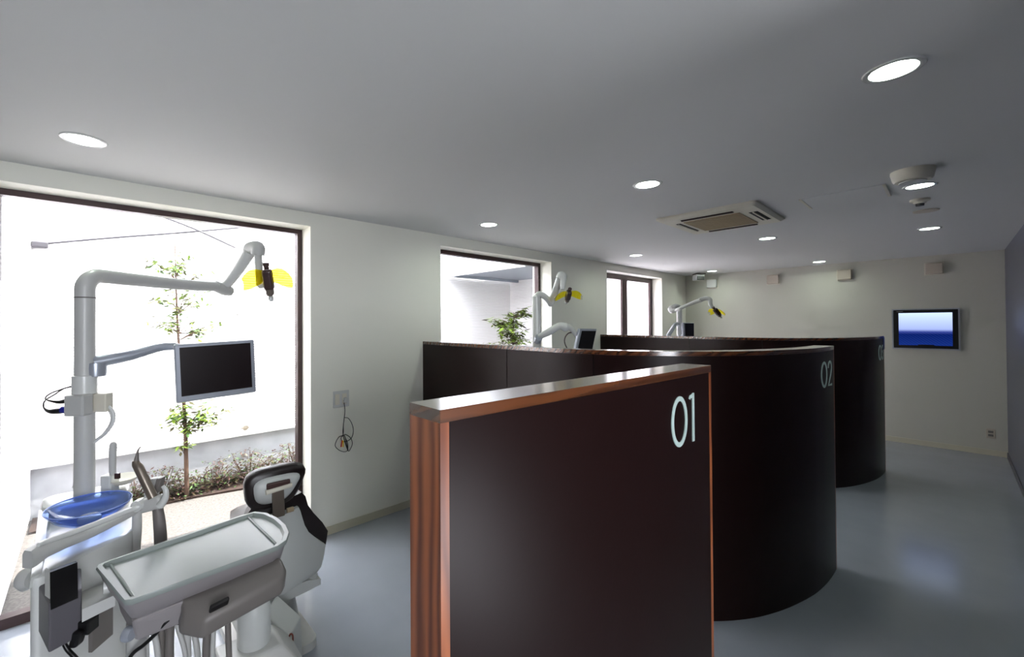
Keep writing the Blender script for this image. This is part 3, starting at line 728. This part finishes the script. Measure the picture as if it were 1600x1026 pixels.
ub = obj('control_housing', soften(loft([[Vector((.20, 1.49, .785)), Vector((.25, 1.455, .775)), Vector((.46, 1.468, .80)), Vector((.485, 1.49, .80)), Vector((.47, 1.72, .79)), Vector((.22, 1.70, .785))],
                             [Vector((.20, 1.455, .755)), Vector((.25, 1.405, .745)), Vector((.465, 1.42, .772)), Vector((.49, 1.45, .775)), Vector((.47, 1.70, .78)), Vector((.22, 1.68, .775))],
                             [Vector((.19, 1.46, .70)), Vector((.24, 1.41, .685)), Vector((.465, 1.425, .715)), Vector((.485, 1.46, .715)), Vector((.47, 1.68, .72)), Vector((.22, 1.66, .72))]]), 0.014), M['greypl'], t, 35)
obj('handle_slot', obox(Vector((.285, 1.415, .768)), Vector((1, .05, .1)).normalized(), Vector((0, .8, .6)), Vector((0, -.6, .8)), .05, .012, .03, .004), M['dark'], ub)
obj('tray_end_light', lathe(Vector((.045, 1.70, .79)), [(0, -.012), (.018, -.01), (.02, 0), (.016, .01), (0, .012)], X, 16), M['whitepl'], t, 60)
obj('tray_corner_cap', lathe(Vector((.085, 1.50, .735)), [(0, -.012), (.018, -.01), (.02, 0), (.016, .01), (0, .012)], Vector((.7, -.7, 0)), 16), M['silver'], t, 60)
# hoses under the tray
for k, (u0, u1, r_, m_) in enumerate(((226, 227, .011, 'lightgrey'), (236, 247, .0085, 'lightgrey'), (252, 253, .010, 'greypl'), (259, 256, .008, 'greypl'), (266, 265, .012, 'greypl'),
                                     (272, 290, .007, 'lightgrey'), (292, 293, .011, 'lightgrey'), (299, 309, .009, 'lightgrey'), (325, 322, .011, 'greypl'), (334, 332, .008, 'lightgrey'), (355, 358, .009, 'greypl'))):
    dpt = 1.30+.02*(k % 4)
    obj('hose', tube([at(u0, 962 if k < 8 else 945, dpt), at((u0+u1)/2, 990, dpt), at(u1, 1026, dpt), at(u1+3, 1100, dpt+.03), at(u1-2, 1230, dpt+.12)], r_, 10), M[m_], t, 60)
obj('table_leg', tube([at(213, 968, 1.27), at(213, 1010, 1.27), at(213, 1100, 1.28)], .024, 16), M['lightgrey'], t, 60)
obj('black_cord', tube([at(272, 962, 1.24), at(258, 972, 1.22), at(243, 990, 1.22), at(225, 1007, 1.22), at(205, 1024, 1.22), at(190, 1060, 1.22)], .0055, 8), M['black'], t, 60)
obj('black_cord', tube([at(222, 977, 1.29), at(240, 972, 1.30), at(262, 973, 1.29), at(280, 973, 1.28), at(290, 976, 1.28)], [.003, .006, .004], 8), M['black'], t, 60)
obj('foot_pad', loft([[at(303, 972, 1.34), at(320, 970, 1.34), at(325, 975, 1.34), at(303, 979, 1.34)], [at(303, 972, 1.42), at(320, 970, 1.42), at(325, 975, 1.42), at(303, 979, 1.42)]]), M['black'], t)
# support column
rc = at(397, 930, 1.62)
obj('table_rod', tube([Vector((rc.x, rc.y, .73)), Vector((rc.x, rc.y, .45))], .026, 20, smooth=False), M['lightgrey'], t, 40)
obj('column_sleeve', lathe((rc.x, rc.y, .37), [(.0, 0), (.052, 0), (.058, .02), (.058, .13), (.053, .155), (.04, .17), (.03, .165), (.03, .12), (0, .12)], seg=28), M['shell'], t, 40)
rb = [(-.16, -.13), (.16, -.13), (.17, .1), (-.16, .12)]
obj('column_base', soften(loft([[Vector((rc.x+a*1.05, rc.y+b*1.05, 0)) for a, b in rb], [Vector((rc.x+a, rc.y+b, .27)) for a, b in rb], [Vector((rc.x+a*.62-.02, rc.y+b*.62, .38)) for a, b in rb]]), 0.012), M['lightgrey'], t)
# bracket shelf between cabinet and tray, card box
t = U1
obj('bracket_shelf', loft([[at(126, 929, 1.27), at(150, 912, 1.33), at(185, 905, 1.40), at(181, 929, 1.24)], [at(126, 951, 1.27), at(150, 930, 1.33), at(185, 920, 1.40), at(181, 943, 1.24)]] if False else
    [[at(127, 924, 1.40), at(160, 912, 1.42), at(180, 929, 1.27), at(128, 952, 1.22)], [at(127, 945, 1.40), at(160, 933, 1.42), at(180, 946, 1.27), at(128, 972, 1.22)]]), M['lightgrey'], t)
obj('under_bracket', obox(at(138, 975, 1.28), r2, f2, Z, .035, .04, .04, .004), M['black'], t)
obj('side_panel', obox(at(158, 975, 1.36), r2, f2, Z, .012, .08, .12, .002), M['greypl'], t)
hb0 = [at(76, 945, 1.20), at(128, 925, 1.27), at(127, 905, 1.38), at(54, 915, 1.32)]
def dn(p, k): return Vector((p.x, p.y, p.z-k))
hb = obj('card_box', soften(loft([[Vector((p.x, p.y, .80-.0)) for p in hb0], [Vector((p.x, p.y, .66)) for p in hb0]]), 0.006), M['dgrey'], t); hb['label'] = 'grey side box'  # grey box, colour darkened further for its shaded front
obj('card', loft([[at(78, 894, 1.20), at(121, 878, 1.26), at(118, 876, 1.30), at(76, 890, 1.24)], [at(79, 953, 1.20), at(122, 934, 1.26), at(119, 932, 1.30), at(77, 949, 1.24)]]), M['black'], t)['label'] = 'black card holder'
obj('card_rim', loft([[at(70, 889, 1.23), at(78, 894, 1.20), at(79, 891, 1.205), at(72, 886, 1.235)], [at(70, 930, 1.23), at(78, 936, 1.20), at(79, 933, 1.205), at(72, 928, 1.235)]]), M['lightgrey'], t)
obj('black_clamp', obox(at(122, 995, 1.26), r2, f2, (Z+r2*.3).normalized(), .025, .03, .05, .006), M['black'], t)
obj('black_cord', tube([at(98, 1000, 1.24), at(106, 1015, 1.24), at(120, 1030, 1.24), at(140, 1060, 1.25)], .006, 8), M['black'], t, 60)

# ---- the other units: cabinet, bowl, post, lamp and monitor in their own poses
def far_unit(px_, py_, label, dep, lamp, mon):
    t = unit_root(px_, py_, label)
    T = Matrix.Translation((px_-PX+.015, py_-PY+2.13, 0))
    cuspidor(px_-PX+.015, py_-2.345+2.13, 0, t)
    bowl(Vector((px_+.0, py_-.2, .90)), .126, t)
    obj('lamp_post', tube([(px_, py_, .82), (px_, py_, 1.80), (px_, py_, 1.812)], [.034, .034, .033, .02], 24, smooth=False), M['whitepl'], t, 40)
    return t
u2p = (2.79, 2.29)
t = U2 = far_unit(*u2p, 'white dental unit post with lamp and monitor rising behind the partition marked 02', 3.56, None, None)
A0 = Vector((u2p[0], u2p[1], 1.795))
J2 = at(861, 474, 3.62); K2 = at(875, 434, 3.45); 
obj('lamp_arm', tube([A0, at(843, 459.5, 3.56), at(852, 464, 3.58), J2], [.026, .026, .024, .026], 14), M['whitepl'], t, 60)
obj('spring_arm', tube([J2-Z*.005, J2+Z*.012, J2.lerp(K2, .5), K2], [.026, .03, .029, .030], 14), M['whitepl'], t, 60)
obj('elbow', tube([K2, at(877, 430, 3.44), at(880, 433, 3.43), at(879, 452, 3.42)], [.032, .034, .03, .018], 14), M['whitepl'], t, 60)
lamp_head(at(888, 461, 3.42), Vector((-.35, -.5, -.75)), RT, t, .92)
mL, mR = at(898, 533, 3.40), at(927, 533, 3.48)
mr = (mR-mL).normalized(); mu_ = (Z+mr*.28).normalized(); mn = mr.cross(mu_); mn = -mn if mn.dot(FW) > 0 else mn
c_ = (mL+mR)/2 - Z*.02
root = obj('monitor', obox(c_, mr, mn, mu_, .175, .03, .25, .006), M['silver'], t); root['label'] = 'tilted silver framed monitor'
obj('screen', obox(c_+mn*.0155-mr*-.008, mr, mn, mu_, .145, .003, .215), M['black'], root)
obj('monitor_arm', tube([at(842, 526, 3.5), at(858, 518, 3.48), at(874, 509, 3.46), at(884, 511, 3.45), at(893, 514, 3.45), c_-mn*.02], [.022, .03, .028, .036, .02, .015], 14), M['whitepl'], t, 60)
obj('arm_base', tube([Vector((u2p[0], u2p[1], 1.42)), at(842, 527, 3.5)], [.03, .03], 12, smooth=False), M['silver'], t, 60)
obj('black_lead', tube([at(900, 548, 3.44), at(890, 548, 3.42), at(884, 540, 3.42), at(882, 532, 3.42), at(884, 525, 3.42), at(889, 520, 3.44), at(896, 519, 3.46)], .005, 8), M['brown'], t, 60)
u3p = (6.06, 2.47)
t = U3 = far_unit(*u3p, 'white dental unit post with lamp and monitor behind the farthest partition', 5.87, None, None)
obj('lamp_arm', tube([Vector((u3p[0], u3p[1], 1.79)), at(1055, 478, 5.85), at(1048, 482, 5.8), at(1050, 486, 5.75), at(1056, 484, 5.7)], [.028, .03, .034, .03, .026], 14), M['whitepl'], t, 60)
obj('spring_arm', tube([at(1056, 484.5, 5.7), at(1064, 481, 5.6), at(1080, 474, 5.5), at(1095, 468.5, 5.4)], [.022, .022, .026], 14), M['whitepl'], t, 60)
obj('elbow', tube([at(1093, 469, 5.42), at(1102, 466, 5.4), at(1109, 468, 5.38), at(1110, 475, 5.37), at(1113, 481, 5.36)], [.03, .028, .024, .02], 14), M['whitepl'], t, 60)
lamp_head(at(1120, 487, 5.35), Vector((-.6, .35, -.7)), Vector((.6, -.1, .6)), t, 1.0)
mc3 = at(1075, 519, 5.75)
root = obj('monitor', obox(mc3, Vector((.95, -.31, 0)).normalized(), Vector((-.31, -.95, 0)).normalized(), Z, .20, .03, .26, .006), M['silver'], t)
obj('screen', obox(mc3+Vector((-.31, -.95, 0)).normalized()*.0155+Vector((.95, -.31, 0))*.01, Vector((.95, -.31, 0)).normalized(), Vector((-.31, -.95, 0)).normalized(), Z, .165, .003, .24), M['screen'], root)
obj('monitor_arm', tube([Vector((u3p[0], u3p[1], 1.55)), at(1056, 506, 5.8), at(1050, 515, 5.7), at(1044, 528, 5.6), at(1060, 532, 5.75), mc3+Vector((.31, .95, 0))*.05], [.02, .026, .026, .02], 12), M['silver'], t, 60)

# ------------------------------------------------------------------ dental chair (seen from behind, faces the window)
t = thing('dental_chair', (.68, 2.35, 0), 'dental chair seen from behind, grey shell and black upholstery, headrest raised', 'dental chair')
CXc = .66
shell_out = [(.325, .10), (.345, .19), (.37, .212), (.42, .222), (.48, .228), (.53, .178), (.575, .138), (.62, .115), (.66, .102), (.70, .090), (.722, .080)]
lean = lambda z: 2.10 - (z-.33)*.16
def back_loft(outline, y0, y1, grow=0, crown=.02):
    rings = []
    for z_, hw_ in outline:
        hw_ = hw_+grow; yb = lean(z_)+y0; yf = lean(z_)+y1; r = []
        n = 7
        for k in range(n+1):
            s_ = -1+2*k/n; r.append(Vector((CXc+hw_*s_, yb+crown*(s_*s_), z_)))
        for k in range(n+1):
            s_ = 1-2*k/n; r.append(Vector((CXc+hw_*s_, yf+crown*.5*(s_*s_), z_)))
        rings.append(r)
    return loft(rings)
obj('back_shell', back_loft(shell_out, -.03, .012, crown=.035), M['shell'], t, 50)
up_out = [(.34, .12), (.36, .215), (.42, .236), (.46, .246), (.53, .252), (.586, .220), (.65, .172), (.70, .140), (.75, .125), (.775, .105)]
obj('back_cushion', back_loft(up_out, .013, .075, crown=.03), M['leather'], t, 50)
# headrest
hr_c = Vector((.635, 2.045, .838))
hux, huy, huz = Vector((1, -.03, .0)).normalized(), Vector((.03, 1, .12)).normalized(), None
huz = hux.cross(huy).normalized()
def superring(w0, w1, h, y, n=28, skew=0):
    out = []
    for k in range(n):
        a = 2*math.pi*k/n; ca, sa = math.cos(a), math.sin(a)
        xx = math.copysign(abs(ca)**.6, ca); zz = math.copysign(abs(sa)**.6, sa)
        ww = w0 if zz < 0 else w1
        ww = w0+(w1-w0)*(zz+1)/2
        out.append(hr_c + hux*(xx*ww/2 + max(0, xx)*zz*.028) + huz*(zz*h/2*.93) + huy*y)
    return out
obj('headrest_pad', loft([superring(.20, .235, .175, -.012), superring(.225, .262, .2, .0), superring(.228, .268, .205, .03), superring(.21, .25, .185, .055), superring(.12, .15, .10, .065)]), M['leather'], t, 50)
obj('headrest_shell', loft([superring(.08, .10, .06, -.040), superring(.135, .165, .105, -.034), superring(.162, .196, .130, -.018), superring(.168, .2, .136, -.006)]), M['shell'], t, 50)
br = obj('headrest_bracket', obox(hr_c+Vector((.0, -.045, -.05)), hux, Vector((0, 1, -.1)).normalized(), Vector((0, .1, 1)).normalized(), .05, .018, .13, .004), M['bronze'], t)
obj('bracket_bar', tube([hr_c+Vector((-.055, -.056, .008)), hr_c+Vector((.055, -.056, .015))], .010, 12, smooth=False), M['acwhite'], br)
obj('bracket_cover', obox(hr_c+Vector((0, -.05, .028)), hux, Y, Z, .10, .014, .03, .006), M['brown'], br)
obj('tilt_screw', lathe(hr_c+Vector((-.052, -.045, -.105)), [(0, -.014), (.011, -.014), (.011, .014), (0, .014)], X, 14), M['tan'], br)
obj('tilt_screw', lathe(hr_c+Vector((.052, -.045, -.100)), [(0, -.014), (.011, -.014), (.011, .014), (0, .014)], X, 14), M['tan'], br)
# seat and leg rest
def seat_ring(y, cx_, hw_, z0, z1, n=6):
    r = []
    for k in range(n+1): s_ = -1+2*k/n; r.append(Vector((cx_+hw_*s_, y, z0+.012*s_*s_)))
    for k in range(n+1): s_ = 1-2*k/n; r.append(Vector((cx_+hw_*s_, y, z1-.02*s_**4)))
    return r
obj('seat_cushion', loft([seat_ring(2.17, .67, .17, .34, .43), seat_ring(2.24, .68, .20, .33, .445), seat_ring(2.45, .70, .20, .33, .44), seat_ring(2.62, .74, .16, .34, .44), seat_ring(2.85, .765, .135, .37, .465), seat_ring(2.93, .77, .12, .38, .462), seat_ring(2.96, .77, .10, .39, .44)]), M['leather'], t, 60)
obj('seat_pan', loft([seat_ring(2.10, .67, .20, .27, .33), seat_ring(2.45, .69, .19, .25, .33), seat_ring(2.75, .74, .13, .30, .345)]), M['shell'], t, 60)
obj('side_bracket', loft([[at(497, 894, 2.12), at(478, 900, 2.12), at(455, 915, 2.10), at(452, 925, 2.10), at(468, 922, 2.1), at(494, 904, 2.12)], [at(497, 894, 2.2), at(478, 900, 2.2), at(455, 915, 2.18), at(452, 925, 2.18), at(468, 922, 2.18), at(494, 904, 2.2)]]), M['shell'], t)
obj('side_bracket', loft([[at(470, 905, 2.10), at(450, 925, 2.05), at(430, 960, 1.98), at(438, 962, 1.98), at(455, 935, 2.05), at(486, 908, 2.10)], [at(470, 905, 2.2), at(450, 925, 2.15), at(430, 960, 2.08), at(438, 962, 2.08), at(455, 935, 2.15), at(486, 908, 2.2)]]), M['shell'], t)
obj('hinge_cover', loft([[at(410, 938, 1.98), at(468, 908, 2.06), at(450, 925, 2.04), at(430, 950, 2.0)], [at(410, 938, 2.1), at(468, 908, 2.16), at(450, 925, 2.15), at(430, 950, 2.1)]]), M['leather'], t)
obj('pedestal', loft([[Vector((.68+a, 2.38+b, z_)) for a, b in rrect(w_, d_, .05)] for w_, d_, z_ in ((.34, .62, 0), (.34, .62, .04), (.26, .42, .06), (.22, .34, .24), (.28, .44, .28))]), M['lightgrey'], t, 40)
sp0 = [at(413, 957, 1.78), at(453, 993, 1.78), at(457, 1100, 1.82), at(400, 1090, 1.80), at(400, 985, 1.78)]
obj('side_plate', soften(loft([sp0, [p+f2*.12 for p in sp0]]), 0.006), M['shell'], t)
obj('brown_strap', tube([at(451, 996, 1.765), at(454, 990, 1.765), at(457.5, 993, 1.765), at(457, 1006, 1.765), at(453, 1026, 1.765), at(452, 1050, 1.765)], .0035, 8), mat('red_brown_cable', (.42, .2, .15), .4), t, 60)

# ------------------------------------------------------------------ garden court outside
struct(obj('ground', box(-.6, 9, 3.40, 9, -.25, -.02), M['patio']))
GYW = 5.0
struct(obj('wall_outside', box(-.6, 5.6, GYW, GYW+.2, .41, 3.15), M['siding']), 'white ribbed wall across the garden')
struct(obj('wall_plinth', box(-.6, 5.6, GYW+.03, GYW+.2, -.2, .41), M['concrete']), 'grey concrete base under the white garden wall')
struct(obj('trim_1', box(-.35, 5.4, GYW-.012, GYW, .405, .43), M['whitepl']))
struct(obj('wall_wing', box(-.6, -.352, 3.401, GYW, .02, 3.15), M['siding']), 'white ribbed side wall left of the garden')
struct(obj('wall_wing', box(-.6, -.385, 3.401, GYW, -.02, .02), M['concrete']))
struct(obj('wall_return', box(5.40, 5.6, 3.401, GYW, -.02, 3.15), M['siding']), 'white side wall at the far end of the garden')
struct(obj('wall_court', box(5.6, 9, 4.5, 4.6, -.02, 3.2), M['siding']))
t = thing('canopy', (4.7, 4.2, 2.3), 'thin grey canopy roof over the far garden corner seen through the second window', 'canopy')
obj('roof_sheet', box(4.0, 5.398, 3.42, 4.99, 2.30, 2.31), M['canopy'], t)
obj('edge_beam', box(3.97, 4.0, 3.42, 4.99, 2.27, 2.36), M['lightgrey'], t)
obj('rafter', box(4.02, 5.39, 4.80, 4.84, 2.26, 2.30), M['canopy'], t)
tag(obj('planting_bed', prism([(-.34, 4.70), (.2, 4.66), (.68, 4.66), (1.2, 4.55), (2.2, 4.5), (5.39, 4.5), (5.39, GYW+.03), (-.34, GYW+.03)], -.02, -.002), M['soil']), 'strip of brown soil along the foot of the white garden wall', 'planting bed')
def ywall(u, v, y):
    d = FW + RT*((u-CX)/F) - UP*((v-CY)/F); return Vector((0, 0, EYE))+d*(y/d.y)
t_ = tag(obj('overhead_wire', tube([ywall(64, 381, 4.97), ywall(180, 371, 4.97), ywall(300, 362, 4.97), ywall(480, 346, 4.97)], .009, 6), M['wire']), 'thin wire rising rightwards along the white garden wall from a bracket', 'wire', 'wires outside the window')
tag(obj('overhead_wire', tube([ywall(225, 328, 4.93), ywall(300, 356, 4.93), ywall(368, 387, 4.93)], .009, 6), M['wire']), 'thin wire sloping down to the right behind the lamp arm', 'wire', 'wires outside the window')
tag(obj('wire_bracket', box(-.35, -.25, 4.93, 5.0, 2.22, 2.27, bev=.01), M['wire']), 'small bracket in the corner of the white garden walls', 'bracket')
v0 = ywall(383, 666, 4.99)
tag(obj('wall_vent', lathe(v0, [(0, 0), (.035, 0), (.03, .03), (0, .035)], Vector((0, -1, -.3)), 16), M['cover'], None, 50), 'tiny round vent low on the white garden wall above the shrubs', 'vent')

def leaves(bm, c, spread, n, size, flat=.5):
    for _ in range(n):
        p = Vector((random.gauss(c[0], spread[0]), random.gauss(c[1], spread[1]), random.gauss(c[2], spread[2])))
        leaf(bm, p, size*random.uniform(.7, 1.3))
def leaf(bm, p, s):
    a = random.uniform(0, 6.283); d = Vector((math.cos(a), math.sin(a), random.uniform(-.7, .25))).normalized()
    side = d.cross(Vector((random.uniform(-.4, .4), random.uniform(-.4, .4), 1))).normalized(); nn = d.cross(side)
    v = [bm.verts.new(p), bm.verts.new(p+d*s*.5+side*s*.2+nn*s*.03), bm.verts.new(p+d*s), bm.verts.new(p+d*s*.5-side*s*.2+nn*s*.03)]
    bm.faces.new(v)
def sapling(loc, label, clusters, top, mats, lean_=(0, 0), size=.07, bare=()):
    t = thing('sapling', loc, label, 'young tree', 'young trees outside the windows')
    b = Vector(loc); tp = b+Vector((lean_[0], lean_[1], top))
    obj('trunk', tube([b-Z*.03, b.lerp(tp, .3)+X*.012, b.lerp(tp, .65)-X*.01, tp], [.020, .015, .009, .003], 8), M['bark'], t, 60)
    bmb = bmesh.new(); lv = [bmesh.new() for _ in mats]
    for (c, sp, n) in clusters:
        c = Vector(c); f_ = min(1, max(.1, (c.z-b.z-.12)/top)); root = b.lerp(tp, f_)
        for _ in range(max(2, n//9)):
            e = c+Vector((random.gauss(0, sp[0]), random.gauss(0, sp[1]), random.gauss(0, sp[2])))
            md = root.lerp(e, .5)+Z*.02
            tube([root, md, e], [.0035, .002, .001], 5, bmb)
            for k in range(14):
                q = root.lerp(md, 1) if False else md.lerp(e, random.uniform(-.1, 1.15))
                q = q+Vector((random.gauss(0, .018), random.gauss(0, .018), random.gauss(0, .018)))
                leaf(random.choice(lv), q, size*random.uniform(.6, 1.2))
    obj('twigs', bmb, M['bark'], t)
    for bm, m_ in zip(lv, mats): tag(obj('leaves', bm, m_, t), None, None, None, 'stuff')
def yw(u, v, y): return tuple(ywall(u, v, y))
tb = Vector((.684, 4.70, -.01))
sapling(tb, 'slender young tree beyond the large window, behind the monitor', [
    (yw(290, 645, 4.68), (.05, .05, .06), 70), (yw(315, 655, 4.66), (.10, .06, .09), 90), (yw(345, 645, 4.66), (.10, .05, .05), 50), (yw(300, 690, 4.68), (.05, .05, .05), 24), (yw(255, 655, 4.68), (.05, .05, .04), 20),
    (yw(250, 415, 4.65), (.10, .1, .05), 60), (yw(285, 410, 4.65), (.08, .1, .08), 50), (yw(310, 430, 4.65), (.10, .1, .08), 40), (yw(255, 460, 4.7), (.10, .1, .08), 50), (yw(310, 470, 4.7), (.14, .1, .08), 60),
    (yw(245, 500, 4.7), (.10, .1, .06), 50), (yw(300, 500, 4.7), (.14, .1, .07), 70), (yw(345, 510, 4.7), (.10, .1, .07), 50), (yw(330, 590, 4.7), (.1, .1, .1), 30)],
    2.42, [M['leafy'], M['leafy'], M['leafd'], M['leafg']], (-.10, -.03), .078)
tb2 = ywall(800, 640, 4.25); tb2 = Vector((tb2.x, 4.25, -.01))
sapling(tb2, 'leafy young tree seen through the second window above the partition', [
    (yw(775, 505, 4.25), (.10, .1, .06), 90), (yw(805, 500, 4.25), (.10, .1, .09), 120), (yw(820, 485, 4.25), (.06, .08, .05), 80), (yw(790, 525, 4.25), (.16, .1, .08), 110), (yw(820, 525, 4.25), (.12, .1, .08), 80)],
    1.75, [M['leafy'], M['leafy'], M['leafg']], (.05, 0), .11)
tag(obj('shrub', bmesh.new(), M['leafd']), None, None) if False else None
shrub_x = [0.30, .52, .74, .98, 1.22, 1.46, 1.70, 1.94, 2.2]
for k, sx in enumerate(shrub_x):
    t = thing('shrub', (sx, 4.82, -.005), 'low reddish green shrub at the foot of the white garden wall', 'shrub', 'low shrubs along the garden wall')
    hgt = .13+.04*math.sin(k*2.1)+.008*k
    bms = [bmesh.new(), bmesh.new(), bmesh.new()]; st = bmesh.new()
    for j in range(11):
        e = Vector((sx+random.uniform(-.14, .14), 4.80+random.uniform(-.13, .12), hgt+random.uniform(-.02, .08)))
        b0 = Vector((sx+random.uniform(-.05, .05), 4.82+random.uniform(-.05, .05), -.02)); tube([b0, b0.lerp(e, .6), e], .003, 5, st, n=2)
    for j in range(720):
        p = Vector((random.gauss(sx, .085), random.gauss(4.80, .075), abs(random.gauss(hgt*.5, hgt*.6))))
        p.x = min(max(p.x, sx-.13), sx+.13); p.y = min(max(p.y, 4.66), 4.95); p.z = min(max(p.z, .01), hgt+.09)
        leaf(bms[random.choice((0, 0, 0, 1, 1, 2))], p, random.uniform(.024, .05))
    obj('stems', st, M['bark'], t)
    for bm, m_ in zip(bms, (M['leafr'], M['leafg'], M['leafd'])): tag(obj('leaves', bm, m_, t), None, None, None, 'stuff')
